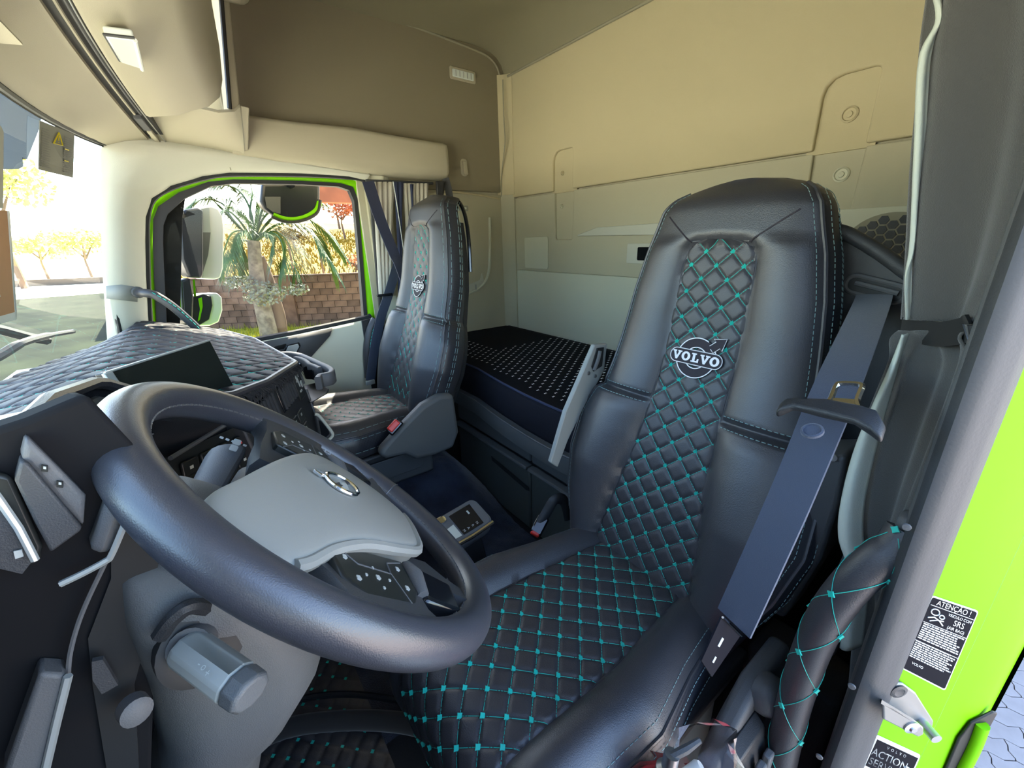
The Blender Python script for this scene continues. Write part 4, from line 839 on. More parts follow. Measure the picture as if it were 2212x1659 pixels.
# driver side switch bank under the screen
bk0 = [at(330, 1000, X=.84), at(560, 900, X=1.06), at(600, 1000, X=1.06), at(400, 1090, X=.86)]
sbk = obj('switch_bank', MB().prism(bk0, (0.02, .03, -.02)), 'button_black', db)
fB = frame(sum(bk0)/4, bk0[1]-bk0[0], bk0[0]-bk0[3])
nB = fB.n if fB.n@(CAM-fB.c) > 0 else -fB.n
for i in range(5):
    for j_ in range(2):
        x, y = -.095+i*.046, .022-j_*.04
        k = obj('switch', MB().prism([fB.c+fB.u*(x+a)+fB.v*(y+b) for a, b in rrect(.038, .030, .004, 3)], nB*.006), 'button_black', sbk, bevel=.002)
        obj('switch_icon', MB().prism([fB.c+fB.u*(x+a)+fB.v*(y+b)+nB*.006 for a, b in (((-.004, -.003), (.004, -.003), (.004, .003), (-.004, .003)))], nB*.0006), 'icon_red' if (i, j_) == (3, 0) else 'icon_white', k)
# left end of the dash beside the door ------------------------------------------------
def pp(pts, X, off, name, ma, par, **k): return obj(name, MB().prism([at(a, b, X=X) for a, b in pts], off), ma, par, **k)
le = pp([(-80, 950), (60, 905), (190, 850), (330, 1000), (380, 1180), (340, 1400), (330, 1700), (-80, 1700)], .345, (.02, .01, 0), 'end_cap', 'matte_black', db, bevel=.004)
sw = pp([(58, 943), (187, 1072), (182, 1140), (120, 1075), (46, 990)], .334, (.014, .004, 0), 'switch_strip', 'grey_trim', le, bevel=.003)
for a, b in ((97, 1010), (130, 1044)):
    k = pp([(a-7, b-7), (a+7, b-5), (a+7, b+8), (a-7, b+6)], .333, (-.0015, 0, 0), 'switch_icon', 'button_black', sw)
    pp([(a-3, b-3), (a+3, b-2), (a+3, b+3), (a-3, b+2)], .3312, (-.0006, 0, 0), 'icon_dot', 'icon_white', sw)
pp([(44, 996), (60, 1000), (178, 1140), (172, 1150), (110, 1195), (75, 1130), (32, 1040)], .330, (.018, .004, 0), 'storage_panel', 'mid_plastic', le, bevel=.004)
pp([(-60, 1010), (28, 1030), (95, 1180), (88, 1215), (60, 1225), (-60, 1200)], .337, (.01, .004, 0), 'side_vent', 'button_black', le, bevel=.004)
obj('vent_chrome', MB().tube([at(a, b, X=.330) for a, b in ((-60, 1000), (0, 1082), (40, 1140), (66, 1190), (76, 1210))], .0022, 8), 'silver_plastic', le)
pp([(-60, 1100), (0, 1090), (70, 1212), (48, 1240), (-60, 1215)], .334, (.004, .0, 0), 'vent_flap', 'mid_plastic', le)
pp([(30, 1190), (48, 1186), (52, 1200), (34, 1206)], .333, (-.001, 0, 0), 'vent_tab', 'icon_white', le)
pp([(244, 1050), (282, 1096), (240, 1203), (190, 1198)], .330, (.02, .004, 0), 'knee_post', 'grey_trim', le, bevel=.006)
obj('knee_edge', MB().tube(catmull([at(a, b, X=.328) for a, b in ((284, 1096), (262, 1150), (240, 1200), (228, 1212), (180, 1238), (130, 1262))], 4), .0022, 6), 'silver_plastic', le)
lw = pp([(85, 1455), (146, 1458), (92, 1680), (5, 1680)], .326, (.02, .004, 0), 'lower_strip', 'grey_trim', le, bevel=.003)
obj('lower_edge', MB().tube([at(a, b, X=.325) for a, b in ((147, 1460), (122, 1560), (94, 1680))], .0026, 6), 'silver_plastic', le)
obj('lower_edge', MB().tube(catmull([at(a, b, X=.334) for a, b in ((228, 1215), (192, 1290), (168, 1350), (152, 1410), (147, 1458))], 4), .0016, 6), 'grey_trim', le)
pp([(240, 1030), (300, 1040), (345, 1180), (330, 1330), (290, 1480), (300, 1660), (230, 1660), (200, 1480), (190, 1380), (240, 1250)], .342, (.004, 0, 0), 'column_recess', 'black_rubber', le)
pp([(198, 1430), (222, 1425), (255, 1480), (220, 1500), (200, 1470)], .328, (.004, 0, 0), 'ignition_plate', 'mid_plastic', le)
obj('ignition_barrel', MB().lathe([(.010, 0), (.010, .012), (.006, .014), (0, .014)], at(285, 1525, X=.325), (-1, -.4, .2), 18), 'grey_trim', le)
# centre screen --------------------------------------------------------------------
TL, TR_, BR_ = at(224, 806, X=.872), at(452, 735, X=1.065), at(508, 842, X=1.075); BL = TL+(BR_-TR_)*1.02
sc_ = thing('display_screen', 'black tablet-like display standing on the dash behind the wheel', 'display', (TL+BR_)/2+V(0, 0, -.07))
fD = frame((TL+BR_+TR_+BL)/4, TR_-TL, TL-BL); nD = fD.n if fD.n@(CAM-fD.c) > 0 else -fD.n
obj('housing', MB().prism([TL, TR_, BR_, BL], -nD*.018), 'dark_plastic', sc_, bevel=.003)
cc = (TL+BR_+TR_+BL)/4
obj('glass', MB().prism([cc+(p-cc)*.985+nD*.0005 for p in (TL, TR_, BR_, BL)], nD*.002), 'screen_black', sc_, bevel=.001)
ed = nrm(TR_-TL)
obj('side_bezel', MB().prism([TL-ed*.006, TL+ed*.010, BL+ed*.010, BL-ed*.006], nD*.006), 'silver_plastic', sc_, bevel=.002, label='silver side bezel')
obj('top_edge', MB().tube([TL+nD*.002, TR_+nD*.002], .002, 6), 'silver_plastic', sc_)
obj('screen_foot', MB().box(cc-nD*.05+V(0, 0, -.04), (.12, .07, .06)), 'dark_plastic', sc_, bevel=.01)
# cup holder ------------------------------------------------------------------------
cz = .895
ch = thing('cup_holder', 'grey moulded cup holder arms at the passenger end of the centre stack', 'cup holder', at(690, 830, Z=.84))
def band(px, w, h, name, mm, par, z=cz, dn=.0):
    P = catmull([at(a, b, Z=z) for a, b in px], 6); rows = []
    for i, p in enumerate(P):
        t = nrm((P[min(i+1, len(P)-1)]-P[max(i-1, 0)])*V(1, 1, 0)+1e-9); s_ = np.cross(t, (0, 0, 1))
        rows.append([p-s_*w+V(0, 0, -.004), p-s_*w*.6, p+s_*w*.6, p+s_*w+V(0, 0, -.004), p+s_*w+V(0, 0, -h+.004), p+s_*w*.6+V(0, 0, -h), p-s_*w*.6+V(0, 0, -h), p-s_*w+V(0, 0, -h+.004)])
    return obj(name, MB().loft(rows), mm, par, smooth=60)
band([(580, 762), (620, 760), (645, 763), (668, 772), (692, 783), (708, 790), (716, 797), (712, 803), (700, 806), (690, 808), (685, 814)], .010, .045, 'outer_arm', 'grey_trim', ch)
band([(636, 770), (648, 772), (660, 777), (668, 784)], .008, .05, 'inner_arm', 'grey_trim', ch)
band([(666, 784), (676, 787), (690, 793)], .008, .06, 'inner_arm', 'grey_trim', ch)
obj('tray', MB().loft([[at(a, b, Z=z) for a, b in ((600, 775), (650, 775), (690, 790), (710, 800), (690, 812), (640, 795))] for z in (.80, .845)]), 'dark_plastic', ch, bevel=.008)
obj('tray_lip', MB().loft([[at(a, b, Z=z) for a, b in ((648, 835), (690, 825), (712, 840), (708, 850), (670, 872), (656, 862))] for z in (.80, .825)]), 'dark_plastic', ch, bevel=.006)
for i, px in enumerate(((648, 790), (680, 805))): obj('cup_well', MB().lathe([(.033, 0), (.036, .03), (.034, .035), (.030, .03), (.028, .004), (0, .004)], at(px[0], px[1]+8, Z=.845), (0, 0, 1), 24), 'black_gloss', ch)
# ================================================================== STEERING WHEEL
wc = V(.428, 1.513, 1.013); tl = math.radians(46.2); ywn = math.radians(-3)
wn_ = V(math.sin(ywn)*math.sin(tl), -math.cos(ywn)*math.sin(tl), math.cos(tl)); wu = nrm(np.cross((0, 0, 1), wn_)*1.); wu = wu if wu[0] > 0 else -wu
wv = np.cross(wn_, wu); rot = math.radians(6)
ru, rv = wu*math.cos(rot)+wv*math.sin(rot), -wu*math.sin(rot)+wv*math.cos(rot)
def wp(x, y, h=0.): return wc+ru*x+rv*y+wn_*h
sw_ = thing('steering_wheel', 'large black leather steering wheel with a grey airbag pad', 'steering wheel', wp(0, 0, -.06))
A = np.linspace(0, 2*PI, 120, endpoint=False)
rim = obj('rim', MB().loft([[wp((.208+.0195*math.cos(q))*math.cos(a), (.208+.0195*math.cos(q))*math.sin(a), .0205*math.sin(q)) for q in np.linspace(0, 2*PI, 24, endpoint=False)] for a in A], closed=True), 'leather_rim', sw_, smooth=0); rim.data.shade_smooth()
m = MB(); ln = [wp(.1895*math.cos(a), .1895*math.sin(a), .007) for a in np.linspace(0, 2*PI, 300)]; dashes(m, ln, .0010, .006, .0025)
obj('rim_stitching', m, 'grey_trim', rim, kind='stuff', smooth=0)
ln = [wp((.208+.0198*math.cos(q))*math.cos(a), (.208+.0198*math.cos(q))*math.sin(a), .0208*math.sin(q)) for q in np.linspace(0, 2*PI, 24) for a in (math.radians(-52),)]
obj('rim_joint', MB().tube(ln, .0012, 5), 'leather_black', rim)
def wq(x, y, h=0.): return wc+wu*x+wv*y+wn_*h
pol_ = [(-.138, .098), (-.115, .125), (-.085, .136), (-.04, .110), (.04, .064), (.084, .036), (.130, .004), (.152, -.030), (.148, -.075), (.120, -.125), (.092, -.152), (.075, -.152), (.04, -.138), (0, -.124), (-.05, -.106), (-.078, -.060), (-.097, -.008), (-.118, .030), (-.142, .058), (-.148, .078)]
ol = catmull([V(*p) for p in pol_], 5, closed=True)
def dome(x, y): return .026-1.35*(x*x+y*y)*.55-.02*max(0, y)-.01*max(0, x)
m = MB(); m.loft([[wq(p[0]*k, p[1]*k, dome(p[0]*k, p[1]*k)+dh) for p in ol] for k, dh in ((.02, 0), (.25, 0), (.5, 0), (.72, 0), (.88, -.0005), (.955, -.002), (.985, -.005), (.996, -.010), (.985, -.02), (.93, -.04))], flip=True)
pad = obj('airbag_pad', m, 'airbag_grey', sw_, smooth=70)
lipi = [i for i in range(len(ol)) if 52 <= i <= 92]
obj('pad_lip', MB().tube([wq(ol[i][0]*1.0, ol[i][1]*1.0, dome(*ol[i])-.006) for i in lipi], .0065, 8), 'airbag_grey', pad)
# emblem on the pad
def ph(x, y): return dome(x, y)
em = obj('emblem', MB().tube([wp(.021*math.cos(a), .004+.021*math.sin(a), ph(.021*math.cos(a), .021*math.sin(a))+.003) for a in np.linspace(0, 2*PI, 40, endpoint=False)], .0026, 8, closed=True), 'chrome', pad)
aa = math.radians(78); dr = V(math.cos(aa), math.sin(aa)); pr = V(-dr[1], dr[0])
ap = [dr*.022+pr*.003, dr*.028+pr*.003, dr*.027+pr*.008, dr*.037-pr*.0, dr*.027-pr*.008, dr*.028-pr*.003, dr*.022-pr*.003]
obj('emblem_arrow', MB().prism([wp(p[0], .004+p[1], ph(*p)+.001) for p in ap], wn_*.004), 'chrome', em, bevel=.0008)
obj('emblem_disc', MB().prism([wp(.019*math.cos(a), .004+.019*math.sin(a), ph(.019*math.cos(a), .004+.019*math.sin(a))+.0004) for a in np.linspace(0, 2*PI, 28, endpoint=False)], wn_*.001), 'light_grey_plastic', em)
obj('emblem_crest', MB().loft([[wp(x*s_, .004+y*s_, h) for x, y in ((-.012, -.010), (.012, -.010), (.012, .010), (-.012, .010))] for s_, h in ((1, .0255), (.35, .031))]), 'silver_plastic', em)
obj('emblem_bar', MB().prism([wp(x, .004+y, .0270) for x, y in ((-.017, .012), (-.012, .016), (.017, -.012), (.012, -.016))], wn_*.0025), 'mid_plastic', em)
# spokes with button pods
for sg in (1, -1):
    S_ = lambda pts, h0, h1: MB().prism([wp(sg*x, y, h0) for x, y in pts], wn_*(h1-h0))
    spk = obj('spoke', MB().loft([[wp(sg*x, y1, h+.012), wp(sg*x, y1+.004, h), wp(sg*x, y1, h-.014), wp(sg*x, y0, h-.014), wp(sg*x, y0-.004, h), wp(sg*x, y0, h+.012)] for x, y0, y1, h in ((.07, -.075, .070, -.016), (.115, -.070, .062, -.012), (.15, -.050, .052, -.006), (.175, -.040, .050, -.002), (.196, -.046, .058, .0))]), 'mid_plastic', sw_, smooth=50)
    obj('lower_arm', MB().loft([[wp(sg*x, y1, h+.010), wp(sg*x, y1, h-.012), wp(sg*x, y0, h-.012), wp(sg*x, y0, h+.010)] for x, y0, y1, h in ((.05, -.135, -.075, -.016), (.085, -.145, -.085, -.012), (.12, -.160, -.105, -.006), (.142, -.172, -.125, .0))]), 'mid_plastic', sw_, smooth=50)
    pod = obj('button_pod', MB().loft([[wp(sg*(x+dx), y, h) for x, y in ((.108, .048), (.150, .046), (.172, .030), (.174, -.026), (.150, -.044), (.098, -.052), (.100, 0))] for dx, h in ((0, -.006), (0, .006), (0, .009))]), 'button_black', spk, bevel=.004, seg=3)
    for k_, (x, y) in enumerate(((.122, .034), (.150, .030), (.128, .004), (.142, .004), (.156, .004), (.142, .018), (.142, -.010), (.118, -.034), (.148, -.030))):
        r = .0018 if k_ in (2, 4, 5, 6) else .0034
        obj('button_icon', S_([(x-r, y-r*.6), (x+r*.4, y-r*.7), (x+r, y), (x+r*.5, y+r*.8), (x-r, y+r*.5)], .0090, .0098), 'icon_white', pod, smooth=0)
    obj('pod_line', MB().tube([wp(sg*x, y, .0092) for x, y in ((.105, .040), (.128, .022), (.130, -.018), (.170, -.022))], .0008, 5), 'grey_trim', pod)
    obj('pod_line', MB().tube([wp(sg*x, y, .0092) for x, y in ((.130, -.018), (.112, -.022), (.104, -.045))], .0008, 5), 'grey_trim', pod)
    kn = obj('thumb_switch', MB().loft([[wp(sg*x, y, h) for x, y in ((.098, -.062), (.158, -.050), (.168, -.100), (.118, -.118))] for h in (-.014, .010)]), 'black_gloss', spk, bevel=.006, seg=3)
    obj('thumb_roll', MB().tube([wp(sg*.100, -.060, .006), wp(sg*.125, -.054, .011), wp(sg*.152, -.050, .008)], [.006, .008, .006], 10), 'grey_trim', kn)
# ================================================================== STEERING COLUMN
cl = thing('steering_column', 'dark grey moulded steering column shroud below the wheel', 'steering column', (.42, 1.72, .20))
ax = -wn_
def cring(d, w, hu, hd, sh=0.): 
    c = wc+ax*d+V(0, 0, sh); up = wv
    return [c+wu*w*x+up*(hu if y > 0 else hd)*y for x, y in rrect(2, 2, .75, 5)]
obj('hub_collar', MB().loft([cring(d, w, h, h) for d, w, h in ((.03, .06, .06), (.06, .065, .065), (.09, .07, .07))]), 'dark_plastic', cl, smooth=60)
obj('hub_skirt', MB().loft([[wq(p[0]*k, p[1]*k, h) for p in ol] for k, h in ((.97, -.024), (.90, -.05), (.7, -.07))]), 'light_grey_plastic', cl, smooth=60)
shr = []
for z, x0, x1, y0, y1 in ((1.075, .36, .48, 1.645, 1.68), (1.065, .335, .51, 1.625, 1.685), (1.03, .318, .54, 1.595, 1.690), (.97, .315, .55, 1.555, 1.695), (.92, .32, .55, 1.545, 1.70), (.87, .33, .545, 1.555, 1.705), (.82, .345, .53, 1.59, 1.715), (.79, .36, .51, 1.625, 1.73), (.5, .37, .49, 1.72, 1.84), (.2, .37, .49, 1.80, 1.90)):
    shr.append([((x0+x1)/2+(x1-x0)/2*x, (y0+y1)/2+(y1-y0)/2*y, z) for x, y in rrect(2, 2, .7, 6)])
sh_ = obj('shroud', MB().loft(shr, flip=True), 'seat_plastic', cl, smooth=60)
obj('shroud_joint', MB().tube(catmull([at(a, b, X=x) for a, b, x in ((345, 1375, .312), (380, 1330, .312), (430, 1310, .318), (520, 1350, .36), (600, 1395, .42))], 6), .006, 8), 'dark_plastic', sh_)
obj('stalk_socket', MB().lathe([(.030, 0), (.030, .012), (.022, .014), (0, .010)], at(430, 1385, X=.325), (-1, -.3, .25), 24), 'black_rubber', sh_)
# near stalk (light) and far stalks (dark)
a0, a1 = at(395, 1392, X=.312), at(545, 1500, X=.242)
def rod(a, b, prof, name, mm, par, flat=.8, n=16, **k): 
    return obj(name, MB().tube([a+(b-a)*t_ for t_, r in prof], [r for t_, r in prof], n, flat=flat), mm, par, smooth=30, **k)
rod(at(440, 1362, X=.335), a0+(a1-a0)*.1, ((0, .014), (1, .015)), 'stalk_neck', 'grey_trim', cl, flat=1)
lv = rod(a0, a1, ((0, .008), (.06, .0138), (.12, .0150), (.78, .0150), (.80, .0142)), 'near_stalk', 'light_grey_plastic', cl, n=9, bevel=.0025, label='light grey stalk with rounded grip')
rod(a0, a1, ((.80, .0132), (.82, .0148), (.97, .0144), (1.0, .0118)), 'stalk_cap', 'seat_plastic', lv, n=9, bevel=.0025)
d_ = nrm(a1-a0); nv = nrm(CAM-(a0+a1)/2); nv = nrm(nv-d_*(nv@d_)); cr = np.cross(nv, d_)
text_mb('- o +', .007, lambda x, y: a0+(a1-a0)*.55+d_*x+cr*(y*-1)+nv*.0146+cr*(-.004), m := MB())
obj('stalk_print', m, 'icon_white', lv, smooth=0)
b0, b1 = at(445, 1060, X=.52), at(495, 970, X=.60)
fs2 = rod(b0-(b1-b0)*.5, b1, ((0, .016), (.3, .019), (.85, .023), (.95, .022), (1, .014)), 'far_stalk', 'grey_trim', cl, flat=.55, label='dark grey far stalk with white symbols')
d2 = nrm(b1-b0); n2 = nrm(CAM-b1); n2 = nrm(n2-d2*(n2@d2)); c2 = np.cross(d2, n2)
for t_ in (.70, .86): obj('stalk_mark', MB().prism([b0+(b1-b0)*t_+d2*x+c2*(y+.004)+n2*.0225 for x, y in rrect(.012, .009, .002, 2)], n2*.0006), 'icon_white', fs2)
for i in range(5): obj('stalk_mark', MB().prism([b1-d2*.012+d2*(x)+c2*(y-.014+i*.007)+n2*.0215 for x, y in rrect(.004, .0045, .001, 2)], n2*.0006), 'icon_white', fs2)
e0_, e1_ = at(525, 1040, X=.58), at(538, 1018, X=.62)
f3 = rod(e0_-(e1_-e0_)*1.2, e1_, ((0, .012), (.6, .014), (.92, .014), (1, .009)), 'short_stalk', 'grey_trim', cl, flat=.7, label='short dark stalk behind the pad')
obj('stalk_mark', MB().prism([e1_-nrm(e1_-e0_)*.012+V(x, 0, y)+nrm(CAM-e1_)*.0135 for x, y in rrect(.010, .005, .001, 2)], nrm(CAM-e1_)*.0008), 'icon_white', f3)
# ================================================================== GEAR SELECTOR, MAT, EXTINGUISHER
gs = thing('gear_selector', 'grey and chrome gear selector console beside the driver seat', 'gear selector', (.80, 1.12, zf(.8, 1.12)))
gc = at(998, 1128, X=.795); fG = frame(gc, nrm(V(.10, -1., .05)), nrm(V(1, .12, .35)))
G = lambda poly, h0, h1: MB().prism([fG(x, y, h0) for x, y in poly], fG.n*(h1-h0))
gb = obj('body', MB().loft([[fG(x*s_, y*s_, h) for x, y in rrect(.15, .095, .02, 5)] for s_, h in ((.92, -.05), (1, -.035), (1, -.006), (.97, 0))]), 'grey_trim', gs, smooth=50)
obj('top_plate', G(rrect(.138, .084, .016), 0, .002), 'grey_trim', gb, bevel=.001)
obj('black_inlay', G([(-.02, -.036), (.045, -.036), (.05, .034), (-.02, .034)], .002, .0035), 'black_gloss', gb, bevel=.001)
obj('cream_plate', G([(-.062, -.030), (-.024, -.034), (-.024, .006), (-.060, .002)], .002, .0035), 'pillar_plastic', gb, bevel=.001)
obj('chrome_edge', MB().tube([fG(x, y, -.004) for x, y in ((-.07, -.043), (0, -.0475), (.07, -.046))], .006, 8), 'chrome', gb)
obj('selector_knob', MB().loft([[fG(-.05+x*s_, .03+y*s_, h) for x, y in rrect(.035, .022, .009, 4)] for s_, h in ((.8, 0), (1, .008), (.9, .014), (.5, .016))]), 'chrome', gb)
for i, ch_ in enumerate('MARN'):
    obj('gear_letter', text_mb(ch_, .010, lambda x, y, i=i: fG(-.012+i*.014+y, -.026-x, .0037)), 'icon_white', gb, smooth=0)
obj('key_mark', G(rrect(.012, .006, .002), .0035, .0042) if 0 else MB().prism([fG(.03+x, .014+y, .0036) for x, y in rrect(.005, .012, .001, 2)], fG.n*.0006), 'icon_white', gb)
obj('support', MB().hexa([fG(-.05, -.03, -.05), fG(.05, -.03, -.05), fG(.05, .03, -.05), fG(-.05, .03, -.05)], [V(.74, 1.16, .15), V(.74, 1.06, .15), V(.82, 1.06, .15), V(.82, 1.16, .15)]), 'dark_plastic', gs, bevel=.008)
# quilted mat on the driver footwell floor
mx0, mx1, my0, my1 = .42, 1.04, 1.46, 1.86
tm = thing('floor_mat', 'black quilted mat with teal tufts on the driver footwell floor', 'mat', ((mx0+mx1)/2, (my0+my1)/2, .14))
def mz(x, y): return .155+.02*sm(1.75, 1.86, y)+puff(x-.7, y-1.6, .006)
xs = np.linspace(mx0, mx1, 110); ys = np.linspace(my0, my1, 76)
m = MB(); m.grid([[(x, y, mz(x, y)) for x in xs] for y in ys]); m.grid([[(x, y, .135) for x in xs[::20]] for y in ys[::15]], flip=True)
mo = obj('quilted_top', m, 'leather_quilt', tm, smooth=0); mo.data.shade_smooth()
for i in range(-11, 12):
    for j_ in range(-6, 10):
        if (i+j_) % 2 == 0:
            x, y = .7+i*DL/2, 1.6+j_*DL/2
            if mx0+.02 < x < mx1-.02 and my0+.02 < y < my1-.02: place(tuft_me, 'tuft', tm, (x, y, mz(x, y)+.001))
obj('mat_edge', MB().tube(catmull([at(a, b, Z=.17) for a, b in ((470, 1659), (560, 1600), (640, 1568), (760, 1556), (860, 1560), (930, 1575))], 8), .022, 10), 'fur_black', tm)
obj('mat_binding', MB().tube(catmull([at(a, b, Z=.19) for a, b in ((560, 1545), (650, 1510), (760, 1500), (900, 1518))], 8), .008, 8), 'black_gloss', tm)
# fire extinguisher wrapped in clear film beside the seat
fx = thing('fire_extinguisher', 'red fire extinguisher wrapped in clear plastic beside the driver seat', 'fire extinguisher', (.14, 1.17, .16))
e_c = at(1530, 1650, X=.105); ea = nrm(V(.05, -.25, 1))
e_c = e_c+V(.01, .03, -.045)
cyl = obj('cylinder', MB().lathe([(.0, -.26), (.045, -.25), (.05, -.23), (.05, -.03), (.045, .0), (.03, .022), (.016, .03), (0, .03)], e_c+V(.02, .02, -.02), ea, 28), 'red_paint', fx)
nk = e_c+V(.02, .02, -.02)+ea*.03
obj('valve', MB().lathe([(.016, 0), (.016, .02), (.010, .024), (.010, .045), (0, .045)], nk, ea, 18), 'satin_metal', fx)
obj('lever', MB().tube([nk+ea*.04, nk+ea*.05+V(-.01, -.015, .0), nk+ea*.045+V(-.015, -.04, .005)], [.006, .006, .004], 8), 'mid_plastic', fx)
obj('hose_cap', MB().lathe([(.009, 0), (.009, .03), (.006, .034), (0, .034)], nk+V(-.012, -.02, .0), nrm(V(-.3, -.5, .6)), 14), 'label_white', fx)
rg = np.random.default_rng(8); m = MB(); rings = []
for k, (h, r) in enumerate(((-.05, .056), (.0, .054), (.02, .042), (.04, .035), (.06, .036), (.075, .024), (.085, .012))):
    rings.append([e_c+V(.02, .02, -.02)+ea*h+V(-.006, -.012, 0)*k+(r*(1+.22*rg.standard_normal()))*V(math.cos(q), math.sin(q), 0) for q in np.linspace(0, 2*PI, 14, endpoint=False)])
obj('plastic_wrap', m.loft(rings), 'plastic_film', fx, smooth=20)
# ================================================================== CURTAINS
def cloth(L, Rr, n=60, m_=40, fold=None):
    "sheet between two edge polylines (same count), with folds"
    L = np.array(catmull(L, 8)); Rr = np.array(catmull(Rr, 8)); k = min(len(L), len(Rr)); rows = []
    for i in range(k):
        a, b = L[i], Rr[i]; w = b-a; nn = nrm(np.cross(w, (0, 0, 1))+1e-9)
        rows.append([a+w*t_+nn*(fold(i/(k-1), t_) if fold else 0) for t_ in np.linspace(0, 1, m_)])
    return MB().grid(rows)
cu1 = thing('door_curtain', 'charcoal curtain tied back with a strap beside the open driver door', 'curtain', (.06, .88, .45))
Lp = [(2010, -60, .80), (1990, 90, .80), (1985, 200, .80), (1972, 380, .80), (1966, 560, .80), (1960, 690, .805)]
Rp = [(2300, -60, .90), (2290, 90, .90), (2280, 220, .90), (2240, 400, .905), (2170, 590, .91), (2110, 700, .905)]
f1 = lambda s, t: .012*math.sin(t*6+s*1.2)*(.6+.4*s)-.005*math.sin(t*13+s)
obj('upper_drape', cloth([at(a, b, Y=y) for a, b, y in Lp], [at(a, b, Y=y) for a, b, y in Rp], fold=f1), 'curtain_grey', cu1, smooth=80, solid=.002)
Lq = [(1958, 715, .815), (1930, 790, .81), (1880, 920, .80), (1845, 1060, .795), (1838, 1160, .795), (1862, 1290, .80), (1850, 1420, .80), (1830, 1600, .80)]
Rq = [(2108, 715, .905), (2112, 790, .91), (2060, 960, .91), (2010, 1090, .905), (1975, 1180, .90), (1960, 1290, .90), (1940, 1420, .90), (1900, 1600, .90)]
f2 = lambda s, t: .012*math.sin(t*7+s*2.5)*(1-.4*s)+.010*math.exp(-((s-.05)/.05)**2)*math.sin(t*14)+.004*math.sin(t*23)
obj('lower_drape', cloth([at(a, b, Y=y) for a, b, y in Lq], [at(a, b, Y=y) for a, b, y in Rq], fold=f2), 'curtain_grey', cu1, smooth=80, solid=.002)
Lr = [(1950, 722, .816), (1915, 810, .812), (1850, 960, .80), (1818, 1080, .795), (1812, 1160, .795), (1832, 1245, .80), (1815, 1400, .80)]
Rr = [(1960, 722, .816), (1938, 800, .81), (1900, 930, .80), (1868, 1070, .795), (1862, 1160, .795), (1875, 1250, .80), (1860, 1400, .80)]
obj('lining', cloth([at(a, b, Y=y+.045) for a, b, y in Lr], [at(a, b, Y=y+.045) for a, b, y in Rr], m_=12, fold=lambda s, t: .008*math.sin(t*4)), 'curtain_lining', cu1, smooth=80, solid=.002, label='pale lining at the curtain edge')
Ls = [(1998, -60, .795), (2022, 40, .795), (1985, 130, .795), (1975, 320, .795), (1966, 520, .795), (1956, 600, .80), (1958, 690, .80)]
Rs = [(2040, -60, .79), (2036, 40, .79), (2012, 130, .79), (2000, 320, .79), (1978, 520, .79), (1968, 600, .80), (1966, 690, .80)]
obj('lining', cloth([at(a, b, Y=y+.035) for a, b, y in Ls], [at(a, b, Y=y+.035) for a, b, y in Rs], m_=8, fold=lambda s, t: .004*math.sin(t*5)), 'curtain_lining', cu1, smooth=80, solid=.002)
sp0 = [at(a, b, Y=y) for a, b, y in ((1948, 708, .812), (1985, 716, .835), (2030, 722, .87), (2075, 716, .905), (2098, 706, .915))]
so = obj('tie_strap', ribbon(catmull(sp0, 6), V(0, .1, 1), .030, .002), 'black_rubber', cu1, smooth=60)
obj('strap_ring', MB().tube([at(a, b, Y=.925) for a, b in ((2084, 700), (2106, 702), (2094, 738))], .0022, 6, closed=True), 'chrome', so)
obj('strap_tab', MB().prism([at(a, b, Y=.923) for a, b in ((2086, 702), (2106, 703), (2095, 736))], (0, .002, 0)), 'black_rubber', so)
# passenger side curtain
cu2 = thing('window_curtain', 'cream and navy pleated curtain bunched behind the passenger seat', 'curtain', at(870, 560, X=2.02))
def pleat(px0, px1, y0, y1, X, n, name, mm, amp):
    P0, P1 = at(px0, y0, X=X), at(px1, y0, X=X); Q0, Q1 = at(px0+14, y1, X=X), at(px1-8, y1, X=X); rows = []
    for s_ in np.linspace(0, 1, 14):
        rows.append([(P0*(1-t)+P1*t)*(1-s_)+(Q0*(1-t)+Q1*t)*s_+V(-amp*math.sin(2*PI*n*t), amp*.6*math.cos(2*PI*n*t+1), 0)*(.5+.5*s_) for t in np.linspace(0, 1, 12*n)])
    return obj(name, MB().grid(rows), mm, cu2, smooth=80, solid=.002)
pleat(806, 852, 393, 640, 2.045, 4, 'cream_panel', 'curtain_cream', .012)
pleat(852, 872, 393, 640, 2.035, 2, 'navy_panel', 'curtain_navy', .012)
pleat(872, 926, 396, 640, 2.045, 6, 'cream_panel', 'curtain_cream', .014)
pleat(886, 894, 398, 560, 2.028, 1, 'navy_panel', 'curtain_navy', .008)
obj('white_edge', MB().tube([at(a, b, X=2.02) for a, b in ((849, 392), (857, 440), (866, 500), (872, 540))], .0022, 6), 'label_white', cu2)
obj('curtain_rail', MB().tube([at(790, 390, X=2.05), at(935, 396, X=2.05)], .006, 8), 'mid_plastic', cu2)
# ================================================================== BULKHEAD BEHIND THE DRIVER SEAT
bhd = thing('belt_pillar', 'dark grey moulded pillar panel holding the driver belt slot', 'pillar panel', (.16, .60, .20))
pb = [(1806, 492), (1812, 500), (1838, 508), (1900, 545), (1968, 592), (1970, 720), (1930, 900), (1880, 1020), (1830, 1160), (1790, 1160), (1800, 700)]
obj('panel', MB().prism([at(a, b, Y=.62) for a, b in pb], (0, -.06, 0)), 'mid_plastic', bhd, bevel=.010, seg=3)
obj('top_ledge', MB().tube(catmull([at(a, b, Y=.625) for a, b in ((1805, 497), (1835, 507), (1900, 545), (1968, 594))], 6), .012, 10), 'mid_plastic', bhd)
sl_c = at(1890, 624, Y=.622); sl_u = nrm(at(1932, 634, Y=.622)-at(1846, 612, Y=.622)); sl_v = np.cross((0, 1, 0), sl_u); sl_v = sl_v if sl_v[2] > 0 else -sl_v
